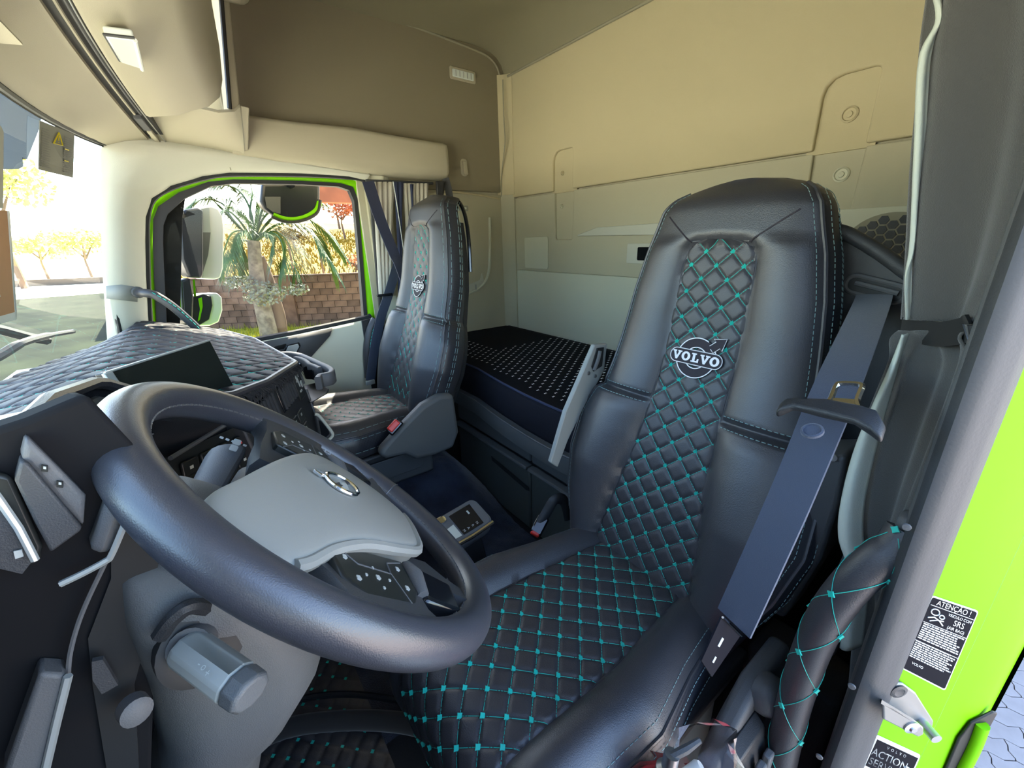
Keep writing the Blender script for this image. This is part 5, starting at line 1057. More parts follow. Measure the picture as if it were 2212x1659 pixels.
el = lambda w, h: [sl_c+sl_u*x+sl_v*y for x, y in rrect(w, h, h*.48, 6)]
sb_ = obj('belt_bezel', MB().tube(el(.088, .030), .0045, 8, closed=True), 'grey_trim', bhd)
obj('belt_slot', MB().prism([p+V(0, .0005, 0) for p in el(.086, .028)], (0, .002, 0)), 'black_rubber', sb_)
obj('belt_bar', MB().tube([sl_c-sl_u*.03+V(0, .004, .0)+sl_v*.003, sl_c+sl_u*.034+V(0, .004, 0)+sl_v*.003], .005, 8), 'grey_trim', sb_)
lbx = [(1748, 985), (1828, 985), (1815, 1080), (1772, 1210), (1692, 1338), (1660, 1322), (1700, 1180)]
lo = obj('lower_box', MB().prism([at(a, b, Y=.82) for a, b in lbx], (0, -.10, 0)), 'mid_plastic', bhd, bevel=.008, seg=3)
obj('box_screw', MB().lathe([(.006, 0), (.006, .003), (.003, .0035), (0, .002)], at(1800, 988, Y=.822), (0, 1, 0), 14), 'satin_metal', lo)
obj('box_hole', MB().lathe([(.006, 0), (.006, .001), (0, .001)], at(1683, 1232, Y=.821), (0, 1, 0), 14), 'black_rubber', lo)
obj('side_bin', MB().prism([at(a, b, Y=.80) for a, b in ((1828, 1180), (1850, 1200), (1840, 1330), (1800, 1420), (1750, 1440), (1775, 1300))], (0, -.05, 0)), 'grey_trim', bhd, bevel=.008)
obj('base_post', MB().box((.12, .76, .30), (.16, .12, .36)), 'floor_dark', bhd, bevel=.01)
# ================================================================== GRAB HANDLES
def handle(pts, r, name, label, tufts, par_cat='grab handle', caps=True):
    P = catmull(pts, 10); h = thing(name, label, par_cat, P[-1], None)
    g = obj('grip', MB().tube(P, r, 18), 'leather_quilt', h, smooth=60)
    L = np.concatenate([[0], np.cumsum(np.linalg.norm(np.diff(np.array(P), axis=0), axis=1))]); A_ = np.array(P)
    def on(s, ang, dr=0.):
        p = np.array([np.interp(s, L, A_[:, k]) for k in range(3)]); q = np.array([np.interp(min(s+.01, L[-1]), L, A_[:, k]) for k in range(3)]); q0 = np.array([np.interp(max(s-.01, 0), L, A_[:, k]) for k in range(3)])
        t = nrm(q-q0); a = nrm(np.cross(t, V(1, 0, 0) if abs(t[0]) < .9 else V(0, 1, 0))); b = np.cross(t, a); return p+(r+dr)*(math.cos(ang)*a+math.sin(ang)*b), (math.cos(ang)*a+math.sin(ang)*b), t
    if tufts:
        m = MB(); st = .058
        for fam in (1, -1):
            for ph_ in range(2):
                m.tube([on(s, fam*(s/st)*PI/2+ph_*PI+.4, .0003)[0] for s in np.linspace(.01, L[-1]-.005, 90)], .0005, 4)
        obj('thread', m, 'thread_teal', g, kind='stuff', smooth=0)
        k = 0; s = .02
        for i in range(int((L[-1]-.02)/st)+1):
            s = i*st
            for q in range(2):
                ang = q*PI+(PI/2 if i % 2 else 0)+.4
                p, n, t = on(max(s, .002), ang, .0004); place(tuft_me, 'tuft', g, p, basis(n, t))
    return h, g
h1, g1 = handle([at(a, b, Y=y) for a, b, y in ((1962, 1150, .945), (1935, 1185, .955), (1895, 1212, .965), (1840, 1262, .975), (1788, 1330, .98), (1750, 1410, .98), (1720, 1500, .98), (1697, 1590, .98), (1676, 1700, .98))], .0225, 'grab_handle', 'quilted leather grab handle with teal tufts at the driver door', True)
obj('end_mount', MB().box(at(1968, 1150, Y=.935), (.03, .03, .05)), 'grey_trim', h1, bevel=.008)
h2, g2 = handle([at(a, b, X=x) for a, b, x in ((298, 632, 2.0), (312, 633, 1.965), (335, 638, 1.955), (370, 660, 1.95), (405, 690, 1.95), (432, 716, 1.96), (450, 740, 1.98))], .015, 'grab_handle', 'curved black grab handle on the far pillar beside the windscreen', False)
obj('end_mount', MB().lathe([(.020, 0), (.020, .02), (.016, .024), (0, .024)], at(297, 631, X=2.005), (-1, -.2, 0), 16), 'mid_plastic', h2)
m = MB(); dashes(m, [p+V(-.012, -.006, .004) for p in catmull([at(a, b, X=x) for a, b, x in ((325, 634, 1.955), (370, 660, 1.945), (405, 690, 1.945), (432, 716, 1.955))], 8)], .0012, .012, .005); obj('thread', m, 'thread_teal', g2, kind='stuff', smooth=0)
h3, g3 = handle([at(a, b, X=2.03) for a, b in ((812, 690), (800, 715), (794, 760), (797, 815))], .022, 'grab_handle', 'quilted grab handle low between the far door and passenger seat', False)
m = MB(); dashes(m, [p+V(-.022, -.004, 0) for p in catmull([at(a, b, X=2.03) for a, b in ((812, 690), (800, 715), (794, 760), (797, 815))], 8)], .0014, .012, .005); obj('thread', m, 'thread_teal', g3, kind='stuff', smooth=0)
# ================================================================== JAMB: STICKERS AND STRIKER
def sticker(px, Y, name, label, base, border):
    P = [J(a, b, Y) for a, b in px]
    w, h = (np.linalg.norm(P[1]-P[0])+np.linalg.norm(P[2]-P[3]))/2, (np.linalg.norm(P[0]-P[3])+np.linalg.norm(P[1]-P[2]))/2
    n = JN
    def F(x, y, hh=0.):
        s_, t_ = x/w+.5, .5-y/h; return (P[0]*(1-s_)+P[1]*s_)*(1-t_)+(P[3]*(1-s_)+P[2]*s_)*t_+n*hh
    o = obj(name, MB().prism([F(x, y, 0) for x, y in rrect(w, h, .004, 3)], n*.0008), border); tag(o, label, 'sticker')
    obj('print_field', MB().prism([F(x, y, .0008) for x, y in rrect(w*.95, h*.965, .003, 3)], n*.0004), base, o)
    return o, F, w, h
st1, F1, w1_, h1_ = sticker([(2012, 1285), (2113, 1319), (2040, 1491), (1943, 1441)], .0008, 'warning_sticker', 'black airbag warning sticker with white border on the green door jamb', 'label_black', 'label_white')
def prt(F, w, x, y, txt, size, par, mm='label_white', name='lettering'):
    obj(name, text_mb(txt, size, lambda a, b: F(x+a, y+b, .0016)), mm, par, smooth=0)
k = h1_
prt(F1, w1_, 0, k*.44, 'ATENÇÃO !', k*.085, st1); prt(F1, w1_, w1_*.19, k*.355, 'VEICULO COM', k*.046, st1); prt(F1, w1_, w1_*.22, k*.285, 'SRS', k*.095, st1); prt(F1, w1_, w1_*.20, k*.215, '(AIR BAG)', k*.052, st1)
prt(F1, w1_, -w1_*.22, -k*.365, 'VOLVO', k*.045, st1)
for y in (.395, .175, -.075): obj('rule_line', MB().prism([F1(x*w1_, k*(y+d), .0013) for x, d in ((-.46, -.003), (.46, -.003), (.46, .003), (-.46, .003))], JN*.0003), 'label_white', st1)
rg = random.Random(2); m = MB()
for i in range(17):
    y = .155-i*.0265-(.02 if i > 7 else 0); x = -.44; end = rg.uniform(.3, .44)
    while x < end:
        l_ = rg.uniform(.03, .11); m.prism([F1(a*w1_, k*(y+d), .0013) for a, d in ((x, -.008), (min(x+l_, end), -.008), (min(x+l_, end), .006), (x, .006))], JN*.0003); x += l_+.018
obj('small_print', m, 'label_white', st1, kind='stuff', smooth=0)
obj('airbag_pictogram', MB().tube([F1(-w1_*.32+.085*w1_*math.cos(a), k*.33+.036*k*math.sin(a), .0016) for a in np.linspace(0, 2*PI, 20, endpoint=False)], .0007, 5, closed=True).tube([F1(-w1_*.16+.05*w1_*math.cos(a), k*.30+.022*k*math.sin(a), .0016) for a in np.linspace(0, 2*PI, 16, endpoint=False)], .0007, 5, closed=True).tube([F1(-w1_*x, k*y, .0016) for x, y in ((.42, .24), (.30, .27), (.18, .25), (.08, .21))], .0008, 5).tube([F1(-w1_*x, k*y, .0016) for x, y in ((.36, .21), (.22, .25), (.10, .26))], .0008, 5), 'label_white', st1, kind='stuff')
st2, F2, w2_, h2_ = sticker([(1893, 1586), (1988, 1630), (1880, 1880), (1780, 1832)], .0008, 'service_sticker', 'pale service sticker with a black heading low on the green jamb', 'label_white', 'label_white')
hd = obj('heading_field', MB().prism([F2(x*w2_, y*h2_, .0012) for x, y in ((-.46, .475), (.46, .475), (.46, .27), (-.46, .27))], JN*.0004), 'label_black', st2)
k = h2_
prt(F2, w2_, -.07*w2_, k*.385, 'ACTION', k*.075, st2); prt(F2, w2_, -.07*w2_, k*.315, 'SERVICE', k*.075, st2); prt(F2, w2_, 0, k*.45, 'V  O  L  V  O', k*.028, st2)
obj('phone_mark', MB().tube(catmull([F2(w2_*x, k*y, .002) for x, y in ((.27, .385), (.36, .38), (.37, .33), (.30, .285))], 5), .0022, 6), 'label_white', st2)
for i, tx in enumerate(('LIGAÇÃO GRATUITA', 'LLAMADA GRATUITA', 'Brasil:', '0800 041')): prt(F2, w2_, 0, k*(.235-i*.048), tx, k*.042, st2, 'label_grey')
sk = thing('door_striker', 'bare steel door latch striker bolted to the green jamb', 'latch', J(1960, 1585))
a_ = [J(p, q, .002) for p, q in ((1915, 1468), (1945, 1470), (1972, 1490), (2010, 1550), (2008, 1562), (1996, 1566), (1960, 1545), (1905, 1510))]
pl_ = obj('plate', MB().prism(a_, JN*.005), 'steel_zinc', sk, bevel=.002)
b_ = [J(p, q, .026) for p, q in ((1903, 1512), (1925, 1522), (1978, 1556), (1990, 1566), (1990, 1580), (1978, 1586), (1950, 1572), (1903, 1548))]
obj('arm', MB().prism(b_, JN*.004), 'steel_zinc', sk, bevel=.002)
obj('web', MB().hexa([J(1905, 1510), J(1960, 1546), J(1958, 1550), J(1903, 1516)], [J(1905, 1512, .03), J(1975, 1554, .03), J(1973, 1560, .03), J(1903, 1520, .03)]), 'steel_zinc', sk)
obj('pin', MB().lathe([(.007, 0), (.007, .026), (0, .026)], J(1984, 1552, .003), JN, 16), 'satin_metal', sk)
obj('bolt', MB().lathe([(.010, 0), (.011, .002), (.007, .003), (.005, .002), (0, .002)], J(1940, 1492, .007), JN, 18), 'mid_plastic', sk)
obj('rivet', MB().lathe([(.010, 0), (.010, .002), (.005, .003), (.004, .005), (0, .005)], J(1968, 1570, .030), JN, 18), 'satin_metal', sk)
# dark gap and lower skirt of the jamb near the frame's lower right corner
obj('jamb_gap', MB().prism([J(a, b, -.002) for a, b in ((2092, 1556), (2140, 1532), (2150, 1535), (2128, 1575), (2060, 1720), (2000, 1760), (2020, 1700), (2066, 1590))], JN*.004), 'black_rubber', bp, bevel=.002)
obj('jamb_lip', MB().tube(catmull([J(a, b, .004) for a, b in ((2122, 1565), (2105, 1610), (2075, 1670), (2040, 1740))], 5), .008, 10), 'green_paint', bp)
for a, b, y in ((1840, 1482, 1.0), (1770, 1634, 1.0), (1958, 1138, .995)): obj('trim_plug', MB().lathe([(.0045, 0), (.004, .002), (0, .0025)], at(a, b, Y=y), (-.2, 1, 0), 12), 'grey_trim', bp)
# ================================================================== THINGS AT THE WINDSCREEN
def on_ws(px, py, off=-.012):
    "point on the inside of the windscreen"
    r = RM @ np.array([px-1106, py-829.5, FPX]); best = None
    for s_ in np.linspace(.0004, .004, 3000):
        p = CAM+r*s_; kz = (p[2]-.985)/.64; y = Yb(p[0])*(1-kz)+Yh(p[0])*kz+.02*math.sin(PI*min(max(kz, 0), 1))+off
        if p[1] > y or p[0] > 1.97: return p
    return CAM+r*.002
lc = [on_ws(a, b) for a, b in ((86, 260), (161, 290), (158, 384), (84, 366))]
wl_ = obj('warning_card', MB().prism(lc, (0, .0015, 0)), 'label_grey'); tag(wl_, 'dark airbag warning card with a yellow triangle at the windscreen top', 'sticker')
cL = sum(lc)/4; uL, vL = (lc[1]-lc[0]+lc[2]-lc[3])/2, (lc[0]-lc[3]+lc[1]-lc[2])/2
nL = np.cross(uL, vL); nL = nrm(nL if nL@(CAM-cL) > 0 else -nL)
FL = lambda x, y, h=0.: cL+uL*x+vL*y+nL*(.002+h)
obj('triangle', MB().tube([FL(-.01, .40), FL(.11, .16), FL(-.15, .14)], .0016, 5, closed=True), 'label_yellow', wl_)
obj('exclamation', MB().tube([FL(-.015, .33), FL(-.015, .23)], .0012, 5).tube([FL(-.015, .20), FL(-.015, .185)], .0012, 5), 'label_yellow', wl_, kind='stuff')
m = MB(); rg = random.Random(4)
for x0_, x1_ in ((-.46, -.22), (.16, .46)):
    for i in range(17):
        y = .36-i*.048; m.prism([FL(x, y+d) for x, d in ((x0_, -.008), (rg.uniform(x1_-.08, x1_), -.008), (rg.uniform(x1_-.08, x1_), .012), (x0_, .012))], nL*.0003)
obj('small_print', m, 'grey_trim', wl_, kind='stuff', smooth=0)
for y in (.10, -.16): obj('heading', MB().prism([FL(x, y+d, .0004) for x, d in ((.17, -.012), (.30, -.012), (.30, .012), (.17, .012))], nL*.0003), 'label_yellow', wl_)
cb = [on_ws(a, b, -.02) for a, b in ((-60, 452), (17, 455), (36, 676), (-60, 700))]
ob = obj('paper_sheet', MB().prism(cb, (0, .002, 0)), 'cardboard'); tag(ob, 'tan paper sheet stuck inside the windscreen at its left', 'paper')
obj('white_margin', MB().prism([on_ws(a, b, -.021) for a, b in ((17, 455), (21, 455), (37, 672), (36, 690), (-60, 716), (-60, 700), (33, 674))], (0, .002, 0)), 'label_white', ob)
obj('white_shape', MB().prism([on_ws(a, b, -.023) for a, b in ((-60, 560), (-5, 578), (5, 600), (8, 640), (-60, 650))], (0, .001, 0)), 'label_white', ob)
gs2 = [on_ws(a, b, -.02) for a, b in ((-60, 262), (2, 272), (8, 285), (7, 450), (-60, 452))]
og = obj('folder_sheet', MB().prism(gs2, (0, .002, 0)), 'light_grey_plastic'); tag(og, 'pale grey sheet above the tan paper in the windscreen', 'paper')
# wiper and front mirror outside the windscreen
wi = thing('wiper', 'black windscreen wiper resting outside the glass', 'wiper', on_ws(60, 760, .05))
wp0 = [on_ws(a, b, .035) for a, b in ((-60, 800), (0, 768), (45, 742), (100, 726), (158, 716))]
obj('blade', MB().tube(catmull(wp0, 5), [.012]*10+[.010]*6+[.007]*5, 8), 'black_rubber', wi)
obj('arm', MB().tube([on_ws(a, b, .07) for a, b in ((-60, 700), (0, 712), (60, 728), (100, 735))], .014, 8), 'black_rubber', wi)
fm = thing('front_mirror', 'dark front mirror housing hanging outside the windscreen top', 'mirror', at(40, 350, X=2.1))
mp_ = [at(a, b, X=2.1) for a, b in ((-60, 165), (10, 195), (92, 250), (84, 285), (60, 345), (50, 342), (52, 360), (40, 366), (-60, 366))]
obj('housing', MB().prism(mp_, (.03, .10, .0)), 'mirror_housing', fm, bevel=.012, seg=3)
obj('bracket', MB().tube([at(50, 230, X=2.12), at(60, 150, X=2.05)], .02, 10), 'mirror_housing', fm)
# red marker lamp and green sill glimpsed under the passenger seat
rl = obj('marker_lamp', MB().lathe([(.007, 0), (.006, .006), (0, .008)], at(746, 925, X=1.50), (-1, 0, 0), 14), mat('lamp_red', (.8, .01, .01), .3, emis=((1, .02, .02), 2.0))); tag(rl, 'tiny lit red marker lamp under the passenger cushion', 'lamp')
obj('sill_edge', MB().tube([at(727, 958, X=2.03), at(757, 946, X=2.03), at(790, 938, X=2.03)], .008, 8), 'green_paint', d1)
# ================================================================== OUTSIDE
mat('block_stain', (.125, .066, .042), .9, bump=.6, bscale=30, col2=(.21, .12, .08), vscale=3)
mat('block_dark', (.075, .04, .027), .9, bump=.6, bscale=30, col2=(.15, .085, .056), vscale=2.5)
mat('mortar', (.10, .075, .06), .95, bump=.5, bscale=40)
mat('grass_green', (.22, .24, .008), .9, bump=.8, bscale=40, col2=(.42, .38, .02), vscale=5)
mat('field_yellow', (.19, .115, .004), .95, bump=.8, bscale=8, col2=(.30, .20, .012), vscale=1.2)
mat('leaf_palm', (.05, .10, .022), .5, var=.35, vscale=3)
mat('leaf_yellow', (.40, .42, .12), .6, var=.3, vscale=.8)
mat('leaf_red', (.42, .13, .06), .7, var=.3, vscale=1)
mat('leaf_olive', (.22, .18, .07), .7, var=.3, vscale=1)
mat('palm_bark', (.26, .22, .17), .9, bump=.8, bscale=25, col2=(.14, .11, .09), vscale=7)
mat('wood_bark', (.14, .09, .06), .9, bump=.6, bscale=30)
mat('concrete', (.60, .55, .45), .9, bump=.3, bscale=30, var=.08, vscale=2)
mat('ground_shade', (.008, .010, .007), .95, bump=.5, bscale=40, col2=(.016, .020, .012), vscale=.6, spec=.05)  # near black, shade and reflection on the ground ahead put into the colour
mat('terracotta', (.30, .09, .035), .7, var=.2, vscale=4)
mat('rust_post', (.25, .13, .08), .9)
GZ = -1.25
g = struct('floor_yard', MB().grid([[(x, y, GZ) for x in (-80, -14, -2.0, 3, 9, 120)] for y in (-90, -20, 0, 12, 120)]), 'concrete'); g['label'] = 'paved yard around the truck'
obj('painted_shade', MB().grid([[(x, y, GZ+.012) for x in (9.5, 20, 37)] for y in (2.2, 6, 12)]), 'ground_shade', g, smooth=0)  # dark sheet painted in for shade on the ground
obj('grass_verge', MB().grid([[(x, y, GZ+.01) for x in (9.5, 13, 18)] for y in (-8, -2, 2.2)]), 'grass_green', g, smooth=0)
obj('bright_road', MB().grid([[(x, y, GZ+.008) for x in (37, 50, 110)] for y in (-2, 12, 60)]), 'concrete', g, smooth=0)
obj('paver_yard', MB().grid([[(x, y, GZ+.002) for x in (-80, -14, -1.9)] for y in (-90, -3.6, 3.5)]).grid([[(x, y, GZ+.002) for x in (-1.9, .5, 3)] for y in (-90, -8, -3.6)]), 'paver', g, smooth=0, kind='stuff')
# interlocking pavers seen past the jamb
zig = [(0, 0), (.03, .02), (.0, .045), (.03, .07), (.0, .095)]
def paver_poly():
    w, h = .21, .105; top = [(x, h+(.010 if i % 2 else -.010)) for i, x in enumerate(np.linspace(0, w, 5))]; bot = [(x, (.010 if i % 2 else -.010)) for i, x in enumerate(np.linspace(0, w, 5))]
    right = [(w+(.010 if i % 2 else -.002), y) for i, y in enumerate(np.linspace(.02, h-.02, 3))]
    left = [((.010 if i % 2 else -.002), y) for i, y in enumerate(np.linspace(.02, h-.02, 3))]
    return bot+right+top[::-1]+left[::-1]
pol = paver_poly(); c_ = np.mean(pol, 0); mp = MB(); mp.prism([((x-c_[0])*.975+c_[0], (y-c_[1])*.955+c_[1], 0) for x, y in pol], (0, 0, .02))
pm = mesh('paver', mp, 'paver', 0)
obj('joint_bed', MB().grid([[(x, y, GZ+.004) for x in (-1.9, -.12)] for y in (-3.6, .4)]), 'paver_joint', g, smooth=0)
ca, sa = math.cos(.5), math.sin(.5); Rz = np.array([[ca, -sa, 0], [sa, ca, 0], [0, 0, 1]]); cnt = 0
for i in range(-20, 20):
    for jn in range(-40, 40):
        p = Rz@V(i*.21+(jn % 2)*.105, jn*.105, 0)+V(-.9, -1.4, GZ+.006)
        q = RM.T@(p-CAM); 
        if q[2] > 0 and -1.85 < p[0] < -.25 and -3.4 < p[1] < .2 and cnt < 300:
            u_, v_ = 1106+FPX*q[0]/q[2], 829.5+FPX*q[1]/q[2]
            if 2000 < u_ < 2330 and 1250 < v_ < 1800: place(pm, 'paver', g, p, Rz); cnt += 1
# block wall -------------------------------------------------------------------------
A0, A1 = V(17.6, 2.9, 0), V(13.1, -3.9, 0); wdir = nrm(A1-A0); wnm = nrm(V(-1, .6, 0)); wnm = nrm(wnm-wdir*(wnm@wdir)); LW = np.linalg.norm(A1-A0)
bw = thing('block_wall', 'stained concrete block boundary wall behind the palm', 'wall', (A0+A1)/2+V(0, 0, GZ))
RW = np.stack([wdir, -wnm, V(0, 0, 1)], 1)
obj('mortar_core', MB().box((A0+A1)/2+V(0, 0, GZ+.82)-wnm*.02, (LW, .14, 1.64), RW), 'mortar', bw)
bb = MB(); bb.box((0, 0, 0), (.385, .16, .186)); bme = [mesh('block', bb, 'block_stain', 0), mesh('block', bb, 'block_dark', 0)]
bh_ = MB(); bh_.box((0, 0, 0), (.185, .16, .186)); bmh = mesh('half_block', bh_, 'block_stain', 0)
rg = random.Random(9); nb = 0
for r in range(8):
    x = .2 if r % 2 else .0
    while x < LW-.4 and nb < 295:
        p = A0+wdir*(x+.2)+V(0, 0, GZ+.10+r*.2)+wnm*rg.uniform(-.004, .006)
        place(bme[rg.random() < .35], 'block', bw, p, RW); x += .4; nb += 1
pil = A0+wdir*(np.linalg.norm(A0-at(645, 700, Z=GZ)*V(1, 1, 0)-V(0, 0, 0))); 
pil_c = at(645, 702, Z=GZ); tpr = float((pil_c-A0)@wdir); pc = A0+wdir*tpr
obj('pilaster', MB().box(V(pc[0], pc[1], GZ+.83)+wnm*.07, (.36, .14, 1.66), RW), 'block_stain', bw, bevel=.01)
obj('coping', MB().box((A0+A1)/2+V(0, 0, GZ+1.625), (LW, .20, .05), RW), 'block_dark', bw, bevel=.008)
# grass tufts along the wall foot
m = MB(); rg = random.Random(12)
for i in range(2600):
    x = rg.uniform(11.4, 16.8); y = rg.uniform(-3.2, 2.2); p = V(x, y, GZ); h = rg.uniform(.08, .28); a = rg.uniform(0, 2*PI); d = V(math.cos(a), math.sin(a), 0)*.012
    if (p-A0)@wnm < .25: continue
    m.add([p-d, p+d, p+V(rg.uniform(-.08, .08), rg.uniform(-.08, .08), h)], [(0, 1, 2)])
tag(obj('verge_grass', m, 'grass_green', smooth=0), 'bright yellow green grass growing at the foot of the wall', 'grass')['kind'] = 'stuff'
# yellow field on the slope
xs = np.linspace(17.5, 75, 30); ys = np.linspace(-40, 4, 24); rgn = np.random.default_rng(4)
fz = lambda x, y: -.55+(x-17.5)*.085+.25*math.sin(x*.3+y*.2)*.3
tag(obj('dry_field', MB().grid([[(x, y, fz(x, y)+.05*rgn.random()) for x in xs] for y in ys], flip=False), 'field_yellow', smooth=80), 'sunlit yellow field sloping up behind the block wall', 'field')
m = MB()
for i in range(5000):
    x = 18+rg.random()**1.6*34; y = rg.uniform(-16, 4); z = fz(x, y); h = rg.uniform(.12, .4); s_ = .02+.0012*x
    m.add([(x, y-s_, z), (x, y+s_, z), (x+rg.uniform(-.1, .1), y+rg.uniform(-.15, .15), z+h)], [(0, 1, 2)])
tag(obj('field_grass', m, 'field_yellow', smooth=0), 'tall dry yellow grass blades over the sloping field', 'grass')['kind'] = 'stuff'
# fence posts and wire above the wall
for a, b0_, b1_ in ((621, 518, 600), (690, 540, 600), (560, 545, 598)):
    p0_, p1_ = at(a+3, b1_, X=17.6), at(a, b0_, X=17.6); o = obj('fence_post', MB().tube([V(p1_[0], p1_[1], fz(p1_[0], p1_[1])+.03), p1_], .035, 8), 'rust_post'); tag(o, 'thin fence post rising above the block wall, %s' % {621: 'beside the palm crown', 690: 'nearest the far door post', 560: 'behind the palm trunk'}[a], 'post', 'fence posts behind the wall')
wq = [at(420+i*8, 585+4*math.cos(i*1.1), X=16.2) for i in range(46)]
for i in range(0, 0): pass
cw = MB(); T0, T1 = at(430, 583, X=16.9), at(790, 588, X=14.0); nL_ = 34
cw.tube([T0+(T1-T0)*t+V(0, .12*math.sin(t*nL_*2*PI), .12*math.cos(t*nL_*2*PI)) for t in np.linspace(0, 1, 500)], .006, 4)
tag(obj('razor_wire', cw, 'wood_bark', smooth=0), 'coiled wire running along the top of the block wall', 'wire')
# palm ---------------------------------------------------------------------------------
pb_ = at(584, 733, Z=GZ); PX = float(pb_[0]); cr_ = at(548, 520, X=PX)
pt = thing('palm_tree', 'palm tree with drooping dark fronds in front of the wall', 'tree', pb_)
tr = [pb_, at(572, 680, X=PX), at(560, 630, X=PX), at(553, 580, X=PX), cr_]
obj('trunk', MB().tube(catmull(tr, 8), list(np.linspace(.24, .15, 33)), 14), 'palm_bark', pt)
tr2 = [pb_+V(.3, -.28, 0), at(600, 680, X=PX+.3), at(580, 610, X=PX+.3), at(560, 555, X=PX+.2)]
obj('second_trunk', MB().tube(catmull(tr2, 8), list(np.linspace(.23, .13, 25)), 12), 'wood_bark', pt)
def frond(pts, w, n, name='frond', mm='leaf_palm', seed=0, droop=.5):
    rg = random.Random(seed); P = np.array(catmull(pts, 10)); L = np.concatenate([[0], np.cumsum(np.linalg.norm(np.diff(P, axis=0), axis=1))]); m = MB()
    m.tube(list(P), list(np.linspace(.035, .008, len(P))), 5)
    for i in range(n):
        s_ = L[-1]*(.12+.88*i/n); p = np.array([np.interp(s_, L, P[:, k]) for k in range(3)]); q = np.array([np.interp(min(s_+.05, L[-1]), L, P[:, k]) for k in range(3)]); t = nrm(q-p+1e-9)
        for sg in (1, -1):
            side = nrm(np.cross(t, (0, 0, 1))+1e-6)*sg; ln = w*(.55+.45*math.sin(PI*min(1, .15+i/n)))*rg.uniform(.8, 1.1)
            d = nrm(side*.75+t*.75+V(0, 0, -.1)); e = p+d*ln*.55; f_ = p+d*ln+V(0, 0, -ln*droop*rg.uniform(.6, 1.2)); b = nrm(np.cross(d, (0, 0, 1))+1e-6)*.017
            m.add([p, e+b, f_, e-b], [(0, 1, 2, 3)])
    return obj(name, m, mm, pt, smooth=0)
def ap(a, b, dx=0.): return at(a, b, X=PX+dx)
FR = [([(548, 525), (590, 470), (650, 462), (705, 500), (745, 555)], 0), ([(548, 525), (600, 485), (660, 490), (700, 540), (730, 600)], -.6), ([(548, 525), (570, 470), (610, 440), (650, 430), (700, 440)], .6), ([(548, 525), (545, 470), (530, 430), (505, 405), (470, 400)], .3), ([(548, 525), (520, 480), (490, 455), (465, 470), (455, 500)], -.4), ([(548, 525), (525, 500), (500, 505), (485, 540), (478, 580)], -.8), ([(548, 525), (560, 450), (570, 420), (590, 395), (620, 380)], -.3), ([(548, 525), (540, 460), (545, 420), (540, 395), (520, 370)], .8), ([(548, 525), (590, 500), (620, 520), (635, 560), (640, 600)], .5), ([(548, 525), (520, 520), (510, 550), (505, 580), (510, 605)], .6), ([(548, 525), (575, 505), (600, 510), (612, 545), (605, 590)], -.9), ([(548, 525), (500, 470), (480, 440), (440, 430), (400, 450)], .2)]
for i, (pts, dx) in enumerate(FR): frond([ap(a, b, dx*min(1, j_*.35)) for j_, (a, b) in enumerate(pts)], .90, 56, seed=i, droop=.38)
rg2 = random.Random(31)
def leaf_ball(c, r, n, s, m, sq=1.):
    for i in range(n):
        v = V(rg2.gauss(0, 1), rg2.gauss(0, 1), rg2.gauss(0, 1)); v = nrm(v)*r*rg2.random()**.4; v[2] *= sq; p = c+v
        a = nrm(V(rg2.gauss(0, 1), rg2.gauss(0, 1), rg2.gauss(0, 1)))*s; b = nrm(np.cross(a, V(rg2.gauss(0, 1), rg2.gauss(0, 1), rg2.gauss(0, 1))))*s*.6
        m.add([p-a, p+b, p+a, p-b], [(0, 1, 2, 3)])
m = MB(); leaf_ball(ap(572, 635, -.3), .55, 500, .05, m, .6); leaf_ball(ap(640, 625, -.2), .35, 160, .05, m, .5); leaf_ball(ap(520, 610, -.2), .4, 160, .05, m, .5)
obj('air_plants', m, mat('leaf_grey', (.20, .22, .17), .8), pt, kind='stuff', smooth=0)
# trees --------------------------------------------------------------------------------
def tree(name, label, base, h, r, mm, n=900, s=.12, group=None, lean=(0, 0)):
    t = thing(name, label, 'tree', base, group); top = V(base[0]+lean[0], base[1]+lean[1], base[2]+h)
    obj('trunk', MB().tube([V(*base), V(*base)*.5+top*.5+V(.1, .1, 0), top+V(0, 0, -r*.2)], [.05*h*.5+.05, .03*h*.5+.03, .03], 8), 'wood_bark', t)
    for k in range(4):
        a = k*1.7; e = top+V(math.cos(a)*r*.8, math.sin(a)*r*.8, rg2.uniform(-.3, .3)*r); obj('branch', MB().tube([V(*base)*.4+top*.6, (V(*base)*.3+top*.7)*.5+e*.5+V(0, 0, .1*r), e], [.05+.012*h, .04, .015], 6), 'wood_bark', t)
    m = MB()
    for k in range(7):
        a = k*.9; leaf_ball(top+V(math.cos(a)*r*.65, math.sin(a)*r*.65, rg2.uniform(-.35, .4)*r) if k else top, r*.55, n//7, s, m, .75)
    obj('crown', m, mm, t, kind='stuff', smooth=0); return t
def onf(a, b, X): p = at(a, b, X=X); return V(p[0], p[1], fz(p[0], p[1]))
tree('flame_tree', 'orange red tree on the field edge beside the far door post', onf(745, 510, 44), 3.0, 2.0, 'leaf_red', 900, .16, 'trees beyond the field')
tree('field_tree', 'olive brown tree behind the orange red tree', onf(735, 500, 58), 4.4, 3.0, 'leaf_olive', 900, .2, 'trees beyond the field')
tree('field_tree', 'low olive bush in the field behind the palm crown', onf(640, 540, 36), 1.1, 1.3, 'leaf_olive', 500, .14, 'trees beyond the field')
tree('flame_tree', 'small bare reddish shrub close behind the wall by the door post', onf(775, 590, 20), .9, .5, 'leaf_red', 160, .06, 'trees beyond the field')
tree('yard_tree', 'sunlit yellow green tree ahead, seen at the windscreen left', at(45, 600, X=48)*V(1, 1, 0)+V(0, 0, GZ), 7.5, 3.2, 'leaf_yellow', 1500, .22, 'trees ahead of the truck')
